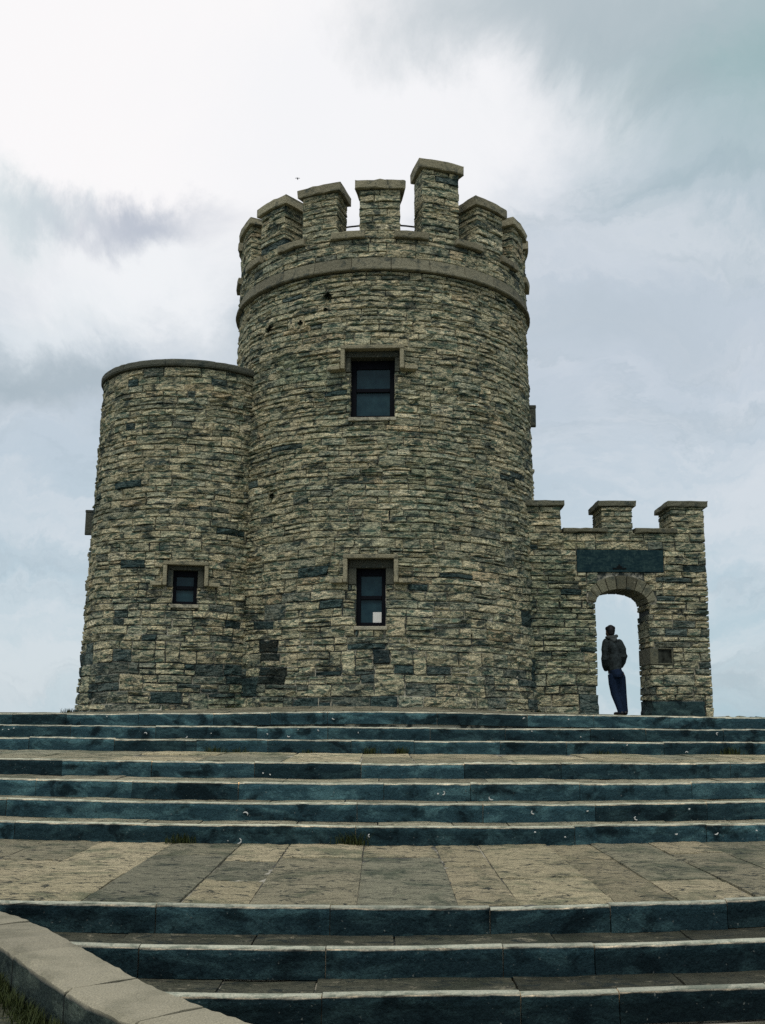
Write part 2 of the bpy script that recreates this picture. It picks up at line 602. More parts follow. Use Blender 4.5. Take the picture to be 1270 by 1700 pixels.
def block(rect, rng, d0=-.10, rough=.014, bulge=.021, gap=.006, nd=1, back=False, cell=(.11, .055), proud=.012, minn=(3, 3)):
    """rough-faced block in (u, z, d); the front face is a displaced grid"""
    u0, u1, z0, z1 = rect
    W, H = u1 - u0, z1 - z0
    gp = min(gap, W * .12, H * .12)
    nu = int(np.clip(round(W / cell[0]), minn[0], 9)); nz = int(np.clip(round(H / cell[1]), minn[1], 6))
    a = np.linspace(0, 1, nu + 1); b = np.linspace(0, 1, nz + 1)
    # pull the outermost cells in, so that the arris is narrow
    if nu >= 3: a[1] = min(.018 / W, .25) + 0.02; a[-2] = 1 - a[1]
    if nz >= 3: b[1] = min(.014 / H, .22) + 0.02; b[-2] = 1 - b[1]
    A, B = np.meshgrid(a, b)
    U = u0 + gp + A * (W - 2 * gp); Z = z0 + gp + B * (H - 2 * gp)
    edge = (A == 0) | (A == 1) | (B == 0) | (B == 1)
    D = np.full(A.shape, rng.uniform(-proud, proud))
    prof = (1 - np.abs(2 * A - 1) ** 4) * (1 - np.abs(2 * B - 1) ** 3)
    tilt = rng.normal(0, .35)
    tz = rng.normal(.15, .45)
    D += bulge * prof * (1 + tilt * (A - .5) * 2 + tz * (B - .5) * 2)
    D += np.where(edge, 0, 1) * rng.normal(0, rough, A.shape)
    D = np.where(edge, D - .006 - rng.uniform(0, .008, A.shape), D)
    U = np.where((A == 0) | (A == 1), U + rng.normal(0, .006, A.shape), U + rng.normal(0, .008, A.shape) * (~edge))
    Z = np.where((B == 0) | (B == 1), Z + rng.normal(0, .0045, A.shape), Z + rng.normal(0, .004, A.shape) * (~edge))
    V = [np.stack([U.ravel(), Z.ravel(), D.ravel()], 1)]
    idx = np.arange((nu + 1) * (nz + 1)).reshape(nz + 1, nu + 1)
    F = []
    for j in range(nz):
        for i in range(nu):
            F.append((idx[j, i], idx[j, i + 1], idx[j + 1, i + 1], idx[j + 1, i]))
    per = list(idx[0, :]) + list(idx[1:, -1]) + list(idx[-1, -2::-1]) + list(idx[-2:0:-1, 0])
    pv = V[0][per]
    cu, cz = (u0 + u1) / 2, (z0 + z1) / 2
    n = len(per); base = len(V[0]); prev = per
    for k in range(1, nd + 1):
        t = k / nd
        ring = pv.copy(); ring[:, 2] = pv[:, 2] * (1 - t) + d0 * t
        if nd > 1 and k < nd:
            ring[:, 0] += np.sign(ring[:, 0] - cu) * rng.uniform(-.004, .016, n) * (np.abs(ring[:, 0] - cu) > W * .40)
            ring[:, 1] += rng.normal(0, .003, n)
        V.append(ring)
        cur = [base + q for q in range(n)]
        for q in range(n):
            F.append((prev[(q + 1) % n], prev[q], cur[q], cur[(q + 1) % n]))
        prev = cur; base += n
    if back: F.append(tuple(prev[::-1]))
    return np.concatenate(V), F


def warp_uz(V, ph, amp=1.0):
    u, z = V[:, 0], V[:, 1]
    V = V.copy()
    V[:, 1] = z + amp * (.016 * np.sin(1.1 * u + ph + .7 * z) + .011 * np.sin(2.7 * u + 1.7 * ph + 1.3 * z) + .007 * np.sin(5.9 * u - ph + 3 * z))
    V[:, 0] = u + amp * .012 * np.sin(3.1 * z + ph + .8 * u)
    return V


def cylmap(cx, cy, Rf, Rref):
    def m(V):
        ph = V[:, 0] / Rref; r = Rf(V[:, 1]) + V[:, 2]
        return np.stack([cx + r * np.sin(ph), cy - r * np.cos(ph), V[:, 1]], 1)
    return m


def flatmap(Y0):
    def m(V): return np.stack([V[:, 0], Y0 - V[:, 2], V[:, 1]], 1)
    return m


def lay_stones(rects, mapper, rng, parent, score, nbig=300, ph=0.3, pd=.10, warp=1.0, wfade=None, full=None, pdf=None, tintf=None, visible=None):
    """300 best-seen stones as single parts, the rest as one"""
    items = []
    for rc in rects:
        if rc[1] - rc[0] < .04 or rc[3] - rc[2] < .03: continue
        items.append((score(rc), rc))
    items.sort(key=lambda q: -q[0])
    acc = Acc()
    for k, (sco, rc) in enumerate(items):
        kw = dict(full(rc)) if full else {}
        if rc[2] < 2.2: kw.setdefault('gap', .0095)
        V, F = block(rc, rng, **kw)
        if warp:
            Wv = warp_uz(V, ph, warp)
            if wfade is not None:
                wf = wfade(V[:, 0], V[:, 1])[:, None]
                V = V * (1 - wf) + Wv * wf
            else: V = Wv
        P = mapper(V)
        t = stone_tint(rng, pdf(rc) if pdf else pd)
        if tintf:
            tt = tintf(rc)
            if tt is not None: t = np.array(tt)
        if k < nbig:
            mesh_obj('stone', P, F, M_STONE, parent, tint=t, origin=P.mean(0))
        else: acc.add(P, F, t)
    acc.build('stonework', M_STONE, parent, stuff=True)


def cyl_core(cx, cy, Rf, z0, z1, holes, Rref, nphi=120, dz=.25, inset=.035):
    """cylindrical mortar core with rectangular openings (u0,u1,z0,z1)"""
    us = list(np.linspace(-math.pi * Rref, math.pi * Rref, nphi + 1)); zs = list(np.arange(z0, z1, dz)) + [z1]
    for h in holes: us += [h[0], h[1]]; zs += [h[2], h[3]]
    us = sorted(set(round(q, 5) for q in us)); zs = sorted(set(round(q, 5) for q in zs))
    V = []; F = []
    for z in zs:
        for u in us:
            r = Rf(np.array([z]))[0] - (inset + (.027 - inset) * float(np.clip((2.6 - z) / 1.2, 0, 1))); p = u / Rref
            V.append((cx + r * math.sin(p), cy - r * math.cos(p), z))
    n = len(us)
    for j in range(len(zs) - 1):
        for i in range(n - 1):
            um, zm = (us[i] + us[i + 1]) / 2, (zs[j] + zs[j + 1]) / 2
            if any(h[0] < um < h[1] and h[2] < zm < h[3] for h in holes): continue
            F.append((j * n + i, j * n + i + 1, (j + 1) * n + i + 1, (j + 1) * n + i))
    return np.array(V), F


class Loc:
    """local frame on a round wall: t along the wall, n outwards, z up"""
    def __init__(s, cx, cy, R, phi): 
        s.n = np.array([math.sin(phi), -math.cos(phi), 0]); s.t = np.array([math.cos(phi), math.sin(phi), 0])
        s.o = np.array([cx, cy, 0]) + s.n * R
    def box(s, t0, t1, n0, n1, z0, z1):
        b, f = box(t0, t1, -n1, -n0, z0, z1)
        return s.o + np.outer(b[:, 0], s.t) - np.outer(b[:, 1], s.n) + np.outer(b[:, 2], (0, 0, 1)), f


ASH_T = (.30, .275, .19)
SUR_SHADE_T = (.095, .10, .08)  # surround stone darkened, with the hood mould's shade in the colour


def window(parent, cx, cy, Rf, phi0, phi1, z0, z1, ztop, hood, rng, recess=.20, panes=2, drop=.42, ret=.22, sill_h=.07, hoodw=.15, hz=.075, paper=False, slot=None):
    """sash window in a round wall. Opening phi0..phi1 / z0..z1, lintel up to ztop, then the hood mould"""
    pc = (phi0 + phi1) / 2
    R = Rf(np.array([(z0 + z1) / 2]))[0]
    L = Loc(cx, cy, R, pc)
    hw = R * math.sin((phi1 - phi0) / 2)
    wd = empty('window', tuple(L.o + np.array([0, 0, z0])), parent)
    # dressed surround: jambs, lintel
    a = Acc()
    jw = slot
    fr = -.012
    zj = ztop - drop - .02
    for sgn in (-1, 1):
        t0, t1 = (hw, hw + jw) if sgn > 0 else (-hw - jw, -hw)
        a.add(*L.box(t0, t1, -recess - .12, fr, zj + .002, z1), SUR_SHADE_T)
        t0, t1 = (hw, hw + .06) if sgn > 0 else (-hw - .06, -hw)
        a.add(*L.box(t0, t1, -recess - .12, -.042, z0 - .002, zj), SUR_SHADE_T)
    a.add(*L.box(-hw - jw, hw + jw, -recess - .12, fr + .004, z1 + .002, ztop), tuple(q * .75 for q in SUR_SHADE_T))  # lintel tint darker still, painted shade under the hood
    bevel_obj(a.build('window_surround', M_ASH, wd), .012)
    v, f = L.box(-hw - .03, hw + .03, -recess - .12, .05, z0 - sill_h, z0 - .004)
    bevel_obj(mesh_obj('window_sill', v, f, M_ASH, wd, tint=(.46, .43, .33)), .012)
    # reveal box behind the glass
    a = Acc()
    v, f = L.box(-hw + .001, hw - .001, -recess - .75, -recess - .70, z0, z1); a.add(v, f)
    a.add(*L.box(-hw - .05, -hw + .0, -recess - .75, -recess - .125, z0, z1)); a.add(*L.box(hw, hw + .05, -recess - .75, -recess - .125, z0, z1))
    a.add(*L.box(-hw, hw, -recess - .75, -recess - .125, z1 + .003, z1 + .05)); a.add(*L.box(-hw, hw, -recess - .75, -recess - .125, z0 - .05, z0 - .003))
    a.build('room_recess', M_INTER, wd)
    # frame, meeting rail, panes
    fw = min(.10, hw * .3)
    a = Acc()
    n0, n1 = -recess - .07, -recess
    H = z1 - z0
    a.add(*L.box(-hw + .003, -hw + fw, n0, n1, z0, z1)); a.add(*L.box(hw - fw, hw - .003, n0, n1, z0, z1))
    a.add(*L.box(-hw + fw, hw - fw, n0, n1 - .004, z1 - fw * 1.6, z1)); a.add(*L.box(-hw + fw, hw - fw, n0, n1 - .004, z0, z0 + fw * .95))
    zm = z0 + H * .50
    a.add(*L.box(-hw + fw, hw - fw, n0, n1 + .012, zm - .035, zm + .035))
    bevel_obj(a.build('window_frame', M_FRAME, wd), .006, 1)
    for za, zb in ((z0 + fw * .95, zm - .035), (zm + .035, z1 - fw * 1.6)):
        v, f = L.box(-hw + fw, hw - fw, n0 + .025, n0 + .031, za, zb)
        mesh_obj('pane', v, f, M_GLASS, wd)
    HT = ASH_T if abs(pc) < 1 else (.07, .075, .062)  # side hoods: backlit silhouette darkness put into the tint
    # hood mould: bar, drops, returned stops
    a = Acc()
    bw = hw + jw + .01
    a.add(*L.box(-bw - hz, bw + hz, -.06, hoodw, ztop + .003, ztop + hz), HT)
    for sgn in (-1, 1):
        t0, t1 = (bw, bw + hz) if sgn > 0 else (-bw - hz, -bw)
        a.add(*L.box(t0, t1, -.08, hoodw - .008, ztop - drop, ztop), tuple(q * 1.2 for q in HT))
        pr = pc + sgn * math.asin((bw + hz + ret / 2) / R)
        L2 = Loc(cx, cy, R, pr)
        a.add(*L2.box(-ret / 2 - .02, ret / 2 + .02, -.08, hoodw + .02, ztop - drop - .003, ztop - drop + .068), tuple(q * 1.3 for q in HT))
    bevel_obj(a.build('hood_mould', M_ASH, wd), .012)
    if paper:
        v, f = L.box(hw - fw - .155, hw - fw - .004, n0 + .033, n0 + .035, z0 + fw * .95 + .002, z0 + fw * .95 + .185)
        o = mesh_obj('paper_notice', v, f, M_PAPER, None, origin=v.mean(0))
        tag(o, 'small white paper notice in the bottom pane corner of the low tower window', 'notice')
    return wd


R2D = math.radians
# ------------------------------------------------------------------ the main tower
TX, TY = -.015, 21.611
ZR = 8.09          # underside of the projecting band
def RfT(z): return 3.033 + .024 * (8.13 - np.clip(z, -.5, 8.13)) + .10 * np.clip((.9 - z) / 1.1, 0, 1.3) ** 2
RREF = 3.12
rng = np.random.default_rng(11)
tower = empty('round_tower', (TX, TY, 0))
tag(tower, 'large round battlemented tower of rough tan stone rising from the platform', 'tower')


def uT(deg): return R2D(deg) * RREF


WIN = [  # phi0, phi1, z0, z1, ztop
    (-11.0, 4.2, 5.24, 6.385, 6.50), (-8.0, 1.45, 1.455, 2.475, 2.625)]
SLOT = [.085, .135]
holesT = []; cutsT = []
for (a, b, z0, z1, zt), jw in zip(WIN, SLOT):
    e = jw / RREF * 180 / math.pi
    zj = zt - (.37 if zt > 4 else .42) - .02
    holesT.append((uT(a - e + .3), uT(b + e - .3), zj, zt)); holesT.append((uT(a), uT(b), z0 - .05, zj))
    cutsT.append((uT(a - e), uT(b + e), zj, zt + .09)); cutsT.append((uT(a), uT(b), z0 - .06, zj + .001))
holesT.append((uT(81.5), uT(96.5), 4.9, 6.17)); cutsT.append((uT(81), uT(97), 4.86, 6.26))
zsT = courses(-.12, ZR - .01, lambda z: .20 if z < 1.0 else (.150 if z < 3.0 else .122), rng)
rects = rubble(-math.pi * RREF, math.pi * RREF, zsT, rng, .20, .78, jump=.20, split=.34)
for h in cutsT: rects = cut(rects, h)


def scoreT(rc):
    ph = (rc[0] + rc[1]) / 2 / RREF
    if abs(ph) > 1.35 or (ph < -.75 and rc[2] < 6.4): return -1 + rng.random() * .1
    return (rc[1] - rc[0]) * (rc[3] - rc[2]) * max(math.cos(ph), .05)


def fadeT(u, z):
    f = np.clip((z + .1) / .5, 0, 1) * np.clip((ZR - z) / .4, 0, 1)
    for h in cutsT[:4]:
        du = np.maximum(np.maximum(h[0] - u, u - h[1]), 0); dz = np.maximum(np.maximum(h[2] - z, z - h[3]), 0)
        f = f * np.clip(np.hypot(du, dz) / .35, 0, 1)
    return f


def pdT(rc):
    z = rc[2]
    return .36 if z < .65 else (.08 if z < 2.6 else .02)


v, f = cyl_core(TX, TY, RfT, -.15, ZR + .02, holesT, RREF)
mesh_obj('mortar_core', v, f, M_MORTAR, tower)


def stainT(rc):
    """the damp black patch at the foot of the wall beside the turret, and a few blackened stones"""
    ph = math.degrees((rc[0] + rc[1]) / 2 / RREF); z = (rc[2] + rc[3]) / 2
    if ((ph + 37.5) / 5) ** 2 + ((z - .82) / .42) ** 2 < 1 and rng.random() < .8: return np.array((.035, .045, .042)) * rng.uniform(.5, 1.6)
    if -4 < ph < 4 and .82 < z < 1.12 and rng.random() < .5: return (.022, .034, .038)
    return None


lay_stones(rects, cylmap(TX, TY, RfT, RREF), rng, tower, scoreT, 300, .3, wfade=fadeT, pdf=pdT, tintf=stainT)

window(tower, TX, TY, RfT, R2D(-11.0), R2D(4.2), 5.24, 6.385, 6.50, 0, rng, slot=.085, drop=.37, ret=.20, recess=.22)
window(tower, TX, TY, RfT, R2D(-8.0), R2D(1.45), 1.455, 2.475, 2.625, 0, rng, slot=.135, drop=.42, ret=.19, recess=.16, paper=True)
window(tower, TX, TY, RfT, R2D(83), R2D(95), 4.92, 6.06, 6.17, 0, rng, slot=.085, drop=.39, ret=.06, recess=.22, hoodw=.09)

# projecting band of large ashlar blocks
RB = 3.055
NB = 26
for k in range(NB):
    a0 = 2 * math.pi * k / NB + .05; a1 = 2 * math.pi * (k + 1) / NB + .05 - .004
    nseg = 6
    zt = 8.345
    prof = [(-.40, ZR), (.072, ZR), (.082, ZR + .02), (.076, ZR + .055), (.030, ZR + .078), (.012, zt), (-.40, zt)]
    V = []; F = []
    for i in range(nseg + 1):
        an = a0 + (a1 - a0) * i / nseg
        for (d, z) in prof:
            r = RB + d + (rng.normal(0, .0025) if d > 0 else 0)
            V.append((TX + r * math.sin(an), TY - r * math.cos(an), z))
    n = len(prof)
    for i in range(nseg):
        for j in range(n):
            F.append((i * n + j, (i + 1) * n + j, (i + 1) * n + (j + 1) % n, i * n + (j + 1) % n))
    F.append(tuple(range(n))); F.append(tuple(nseg * n + j for j in range(n))[::-1])
    mesh_obj('band_stone', V, F, M_ASH, tower, tint=np.array((.225, .212, .152)) * rng.uniform(.75, 1.25), origin=np.mean(V, 0))

# parapet wall above the band
def RfP(z): return np.full(np.shape(z), RB)
ZS = 8.735
zsP = courses(8.35, ZS, lambda z: .13, rng)
rp = rubble(-math.pi * RB, math.pi * RB, zsP, rng, .25, .7, jump=.3)
acc = Acc()
pm = cylmap(TX, TY, RfP, RB)
for rc in rp:
    V, F = block(rc, rng, bulge=.014, rough=.010)
    acc.add(pm(V), F, stone_tint(rng, .06))
acc.build('parapet_stonework', M_STONE, tower, stuff=True)
# parapet ring core (thick wall) and roof
V = []; F = []
NS = 96
for i in range(NS):
    an = 2 * math.pi * i / NS
    for (r, z) in ((RB - .03, 8.3), (RB - .03, ZS), (RB - .58, ZS), (RB - .58, 7.8)):
        V.append((TX + r * math.sin(an), TY - r * math.cos(an), z))
for i in range(NS):
    k = (i + 1) % NS
    for j in range(3): F.append((i * 4 + j, k * 4 + j, k * 4 + j + 1, i * 4 + j + 1))
F.append(tuple(i * 4 + 3 for i in range(NS)))
mesh_obj('parapet_core', V, F, M_MORTAR, tower)

# merlons with coping stones, and sills in the gaps
MSTEP = 22.5
for k in range(16):
    pc = -1.3 + MSTEP * k
    if pc > 180: pc -= 360
    tall = (k == 1)
    hd = 7.1 + rng.uniform(-.3, .3)
    z0 = ZS; z1 = (10.21 if tall else 9.715 + rng.uniform(-.03, .03))
    a = Acc()
    zsM = courses(z0, z1, lambda z: .125, rng)
    ua, ub = R2D(pc - hd) * RB, R2D(pc + hd) * RB
    for i in range(len(zsM) - 1):
        q = rng.random()
        cuts = [ua, ub] if q < .25 else ([ua, ua + (ub - ua) * rng.uniform(.3, .7), ub] if q < .8 else [ua, ua + (ub - ua) * rng.uniform(.25, .4), ua + (ub - ua) * rng.uniform(.55, .75), ub])
        for j in range(len(cuts) - 1):
            V, F = block((cuts[j], cuts[j + 1], zsM[i], zsM[i + 1]), rng, d0=-.58, nd=3, back=True, bulge=.016, rough=.012, proud=.010)
            a.add(pm(V), F, stone_tint(rng, .06))
    core = block((ua + .03, ub - .03, z0, z1), rng, d0=-.55, bulge=0, rough=0, proud=0, back=True)
    core[0][:, 2] -= .03
    a.add(pm(core[0]), core[1], (.10, .10, .08))
    ml = a.build('merlon', M_STONE, tower)
    # cap stone, overhanging
    ov = .075
    cz0, cz1 = z1 + .002, z1 + (.175 if tall else .165) + rng.uniform(-.015, .02)
    rc = (ua - ov, ub + ov, cz0, cz1)
    V, F = block(rc, rng, d0=-.72, nd=3, back=True, bulge=.002, rough=.004 if k % 3 else .009, proud=0, gap=0, minn=(4, 3))
    V[:, 2] += ov
    # weathered slope on the top
    top = V[:, 1] > (cz0 + cz1) / 2
    V[:, 1] += np.where(top, rng.normal(0, .004, len(V)), 0)
    mesh_obj('cap_stone', pm(V), F, M_ASH, ml, tint=np.array(ASH_T) * rng.uniform(.85, 1.3))
    # sill in the gap that follows
    ps = pc + MSTEP / 2
    hs = (MSTEP / 2 - 7.1) + 1.9
    rc = (R2D(ps - hs) * RB, R2D(ps + hs) * RB, ZS + .003, ZS + .135)
    V, F = block(rc, rng, d0=-.40, nd=2, back=True, bulge=.004, rough=.004, proud=0, gap=0, minn=(4, 3))
    V[:, 2] += .085
    mesh_obj('crenel_sill', pm(V), F, M_ASH, tower, tint=np.array(ASH_T) * rng.uniform(.8, 1.15))

# railing inside the roof
RL = 2.30
rail = empty('roof_railing', (TX, TY, 7.8))
tag(rail, 'thin dark metal handrail seen through the battlement gaps of the round tower', 'railing')
ZRAIL = 9.37
pts = [(TX + RL * math.sin(2 * math.pi * i / 64), TY - RL * math.cos(2 * math.pi * i / 64), ZRAIL) for i in range(65)]
v, f = tube(pts, .017, 6, False); mesh_obj('handrail', v, f, M_IRON, rail, smooth=True)
for i in range(12):
    an = R2D(-1.3 + 30 * i)
    p = (TX + RL * math.sin(an), TY - RL * math.cos(an))
    v, f = tube([(p[0], p[1], 7.8), (p[0], p[1], ZRAIL)], .016, 6); mesh_obj('railing_post', v, f, M_IRON, rail)

# ------------------------------------------------------------------ the small round turret
SX, SY = -3.942, 20.969
ZC = 6.42
def RfS(z): return 1.742 + .028 * (6.55 - np.clip(z, -.5, 6.6)) + .07 * np.clip((.25 - z) / .4, 0, 1.3) ** 2
SREF = 1.83
rng = np.random.default_rng(23)
turret = empty('stair_turret', (SX, SY, 0))
tag(turret, 'small plain round turret without battlements attached to the left of the large tower', 'turret')


def uS(deg): return R2D(deg) * SREF


hs1 = (4.4, 18.0, 1.885, 2.505, 2.585)
slotS = .105
e = slotS / SREF * 180 / math.pi
holesS = [(uS(hs1[0] - e + .3), uS(hs1[1] + e - .3), hs1[4] - .39, hs1[4]), (uS(hs1[0]), uS(hs1[1]), hs1[2] - .05, hs1[4] - .39), (uS(-96), uS(-74), 3.0, 3.86)]
cutsS = [(uS(hs1[0] - e), uS(hs1[1] + e), hs1[4] - .39, hs1[4] + .08), (uS(hs1[0]), uS(hs1[1]), hs1[2] - .06, hs1[4] - .389), (uS(-98), uS(-72), 2.95, 3.9)]
zsS = courses(-.12, ZC - .01, lambda z: .19 if z < 1.1 else (.14 if z < 3 else .115), rng)
rects = rubble(-math.pi * SREF, math.pi * SREF, zsS, rng, .18, .66, jump=.20, split=.32)
for h in cutsS: rects = cut(rects, h)


def scoreS(rc):
    ph = (rc[0] + rc[1]) / 2 / SREF
    if ph > .85 or ph < -1.45: return -1 + rng.random() * .1
    return (rc[1] - rc[0]) * (rc[3] - rc[2]) * max(math.cos(ph + .1), .05)


def fadeS(u, z):
    f = np.clip((z + .1) / .5, 0, 1) * np.clip((ZC - z) / .4, 0, 1)
    for h in cutsS:
        du = np.maximum(np.maximum(h[0] - u, u - h[1]), 0); dz = np.maximum(np.maximum(h[2] - z, z - h[3]), 0)
        f = f * np.clip(np.hypot(du, dz) / .35, 0, 1)
    return f


v, f = cyl_core(SX, SY, RfS, -.15, ZC + .01, holesS, SREF, 96)
mesh_obj('mortar_core', v, f, M_MORTAR, turret)
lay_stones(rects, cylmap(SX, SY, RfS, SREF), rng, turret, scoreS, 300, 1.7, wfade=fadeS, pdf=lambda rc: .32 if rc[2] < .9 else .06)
window(turret, SX, SY, RfS, R2D(hs1[0]), R2D(hs1[1]), hs1[2], hs1[3], hs1[4], 0, rng, slot=slotS, drop=.37, ret=.17, recess=.14, hz=.07, hoodw=.12)
window(turret, SX, SY, RfS, R2D(-92), R2D(-78), 3.02, 3.75, 3.80, 0, rng, slot=.09, drop=.44, ret=.05, recess=.14, hz=.06, hoodw=.11)
# coping ring of the turret
NC = 12
for k in range(NC):
    a0 = 2 * math.pi * k / NC - .1; a1 = 2 * math.pi * (k + 1) / NC - .1 - .005
    nseg = 10
    prof = [(-.38, ZC), (.055, ZC), (.072, ZC + .03), (.072, ZC + .105), (.05, ZC + .13), (-.38, ZC + .14)]
    V = []; F = []
    for i in range(nseg + 1):
        an = a0 + (a1 - a0) * i / nseg
        for (d, z) in prof:
            r = 1.746 + d + rng.normal(0, .002)
            V.append((SX + r * math.sin(an), SY - r * math.cos(an), z + rng.normal(0, .002)))
    n = len(prof)
    for i in range(nseg):
        for j in range(n):
            F.append((i * n + j, (i + 1) * n + j, (i + 1) * n + (j + 1) % n, i * n + (j + 1) % n))
    F.append(tuple(range(n))); F.append(tuple(nseg * n + j for j in range(n))[::-1])
    mesh_obj('coping_stone', V, F, M_ASH, turret, tint=np.array((.10, .105, .085)) * rng.uniform(.85, 1.2), origin=np.mean(V, 0))
V = [(SX + 1.5 * math.sin(2 * math.pi * i / 40), SY - 1.5 * math.cos(2 * math.pi * i / 40), ZC + .02) for i in range(40)]
mesh_obj('roof_deck', V, [tuple(range(40))], M_MORTAR, turret)

# ------------------------------------------------------------------ the gateway wall
GY = 20.3; GT = .90
rng = np.random.default_rng(37)
gate = empty('gateway_wall', (4.6, GY, 0))
tag(gate, 'battlemented stone gateway wall with an arched opening and dark plaque right of the tower', 'wall')
GX0, GX1 = 2.55, 6.285
AX0, AX1, ASP, ARISE = 4.12, 5.115, 2.08, .26
PX0, PX1, PZ0, PZ1 = 3.775, 5.45, 2.672, 3.105
ZW = 3.44
acx = (AX0 + AX1) / 2; ahw = (AX1 - AX0) / 2


def arch_z(x):
    t = np.clip(abs(x - acx) / ahw, 0, 1)
    return ASP + ARISE * math.sqrt(max(0, 1 - t ** 2.2))


zsG = courses(-.12, ZW, lambda z: .20 if z < .6 else .13, rng)
rects = rubble(GX0, GX1, zsG, rng, .25, .75, jump=.2)
rects = cut(rects, (AX0, AX1, -1, ASP + .001))
rects = cut(rects, (PX0 - .005, PX1 + .005, PZ0 - .005, PZ1 + .005))
# voussoir zone
VO = .235
rects = cut(rects, (AX0 - .17, AX1 + .17, ASP - .01, PZ0 - .005))
# niche and base slab
rects = cut(rects, (AX1, 5.56, .90, 1.22)); rects = cut(rects, (AX1, 6.13, -.12, .225))
xfill = []
# little stones between arch ring and plaque
for (xa, xb, za, zb) in ((AX0 - .17, AX0 + .05, 2.44, PZ0 - .01), (AX1 - .05, AX1 + .17, 2.46, PZ0 - .01), (AX0 - .17, AX0 - .02, 2.30, 2.44), (AX1 + .04, AX1 + .17, 2.32, 2.46)):
    xfill.append((xa, xb, za, zb))
rects += xfill


def fullG(rc):
    if rc[1] > GX1 - .02 or (abs(rc[1] - AX0) < .02 and rc[3] < ASP + .1) or (abs(rc[0] - AX1) < .02 and rc[3] < ASP + .1):
        return dict(d0=-GT, nd=4, back=True, bulge=.02, rough=.012)
    return dict(d0=-.15, bulge=.026, rough=.017)


def scoreG(rc): return (rc[1] - rc[0]) * (rc[3] - rc[2]) * (1 if rc[1] > 2.85 else 0.01)


def fadeG(u, z):
    f = np.clip((z + .1) / .4, 0, 1) * np.clip((ZW - z) / .3, 0, 1) * np.clip((GX1 + .2 - u) / .4, 0, 1)
    for h in ((AX0 - .17, AX1 + .17, -1, PZ0), (PX0, PX1, PZ0, PZ1), (5.15, 5.56, .9, 1.22)):
        du = np.maximum(np.maximum(h[0] - u, u - h[1]), 0); dz = np.maximum(np.maximum(h[2] - z, z - h[3]), 0)
        f = f * np.clip(np.hypot(du, dz) / .25, 0, 1)
    return f


gm = flatmap(GY)
lay_stones(rects, gm, rng, gate, scoreG, 260, 2.2, wfade=fadeG, full=fullG, warp=.7, pdf=lambda rc: .12 if rc[0] > 5 else .06,
           tintf=lambda rc: (.33, .32, .22) if (rc[0] < 3.85 < rc[1] + .1 and rc[2] < 3.2 < rc[3]) else None)
# core of the wall with the arched opening (prism of the outline)
arcN = 14
arc = [(acx - ahw * math.cos(math.pi * i / arcN), arch_z(acx - ahw * math.cos(math.pi * i / arcN)) + .02) for i in range(arcN + 1)]
a = Acc()
ins = .04
for (xa, xb) in ((GX0, AX0 - ins), (AX1 + ins, GX1 - ins)):
    v, f = box(xa, xb, GY + ins, GY + GT - .003, -.15, ZW); a.add(v, f)
V = []; F = []
for (x, z) in arc:
    for y in (GY + ins, GY + GT - .003): V += [(x, y, z), (x, y, ZW)]
for i in range(arcN):
    o, p = i * 4, (i + 1) * 4
    F += [(o, p, p + 1, o + 1), (o + 2, o + 3, p + 3, p + 2), (o, o + 2, p + 2, p), (o + 1, p + 1, p + 3, o + 3)]
a.add(V, F)
a.build('mortar_core', M_MORTAR, gate)
# voussoirs
nv = 9
angs = np.linspace(math.pi, 0, nv + 1)
cols = [.9, 1.15, 1.05, .95, .6, .55, .95, 1.1, 1.2]
for k in range(nv):
    a0, a1 = angs[k] - .012, angs[k + 1] + .012
    V = []; F = []
    ns = 3
    for i in range(ns + 1):
        t = a0 + (a1 - a0) * i / ns
        xi = acx + ahw * math.cos(t); zi = arch_z(xi)
        xo = acx + (ahw + VO * .62) * math.cos(t); zo = ASP + (ARISE + VO) * max(math.sin(t), 0) ** .8 + .03
        for (x, z) in ((xi, zi), (xo, zo)):
            for d in (.018 + rng.normal(0, .005), -GT):
                V.append((x, GY - d, z))
    for i in range(ns):
        o, p = i * 4, (i + 1) * 4
        F += [(o, o + 2, p + 2, p), (o, p, p + 1, o + 1), (o + 2, o + 3, p + 3, p + 2), (o + 1, p + 1, p + 3, o + 3)]
    F += [(0, 1, 3, 2), (ns * 4, ns * 4 + 2, ns * 4 + 3, ns * 4 + 1)]
    bevel_obj(mesh_obj('voussoir', V, F, M_ASH, gate, tint=np.array((.19, .185, .13)) * cols[k], origin=np.mean(V, 0)), .012)
# plaque
v, f = box(PX0, PX1, GY - .005, GY + .12, PZ0, PZ1)
pl = bevel_obj(mesh_obj('plaque', v, f, M_PLAQUE, gate), .008)
a = Acc()
mx = (PX0 + PX1) / 2 - .02
a.add(*box(mx - .13, mx + .13, GY - .012, GY - .006, PZ0 + .055, PZ0 + .085)); a.add(*box(mx - .05, mx + .05, GY - .012, GY - .006, PZ0 + .087, PZ0 + .115)); a.add(*box(mx - .018, mx + .018, GY - .012, GY - .006, PZ0 + .117, PZ0 + .15))
a.build('carved_emblem', M_HOLE, pl)
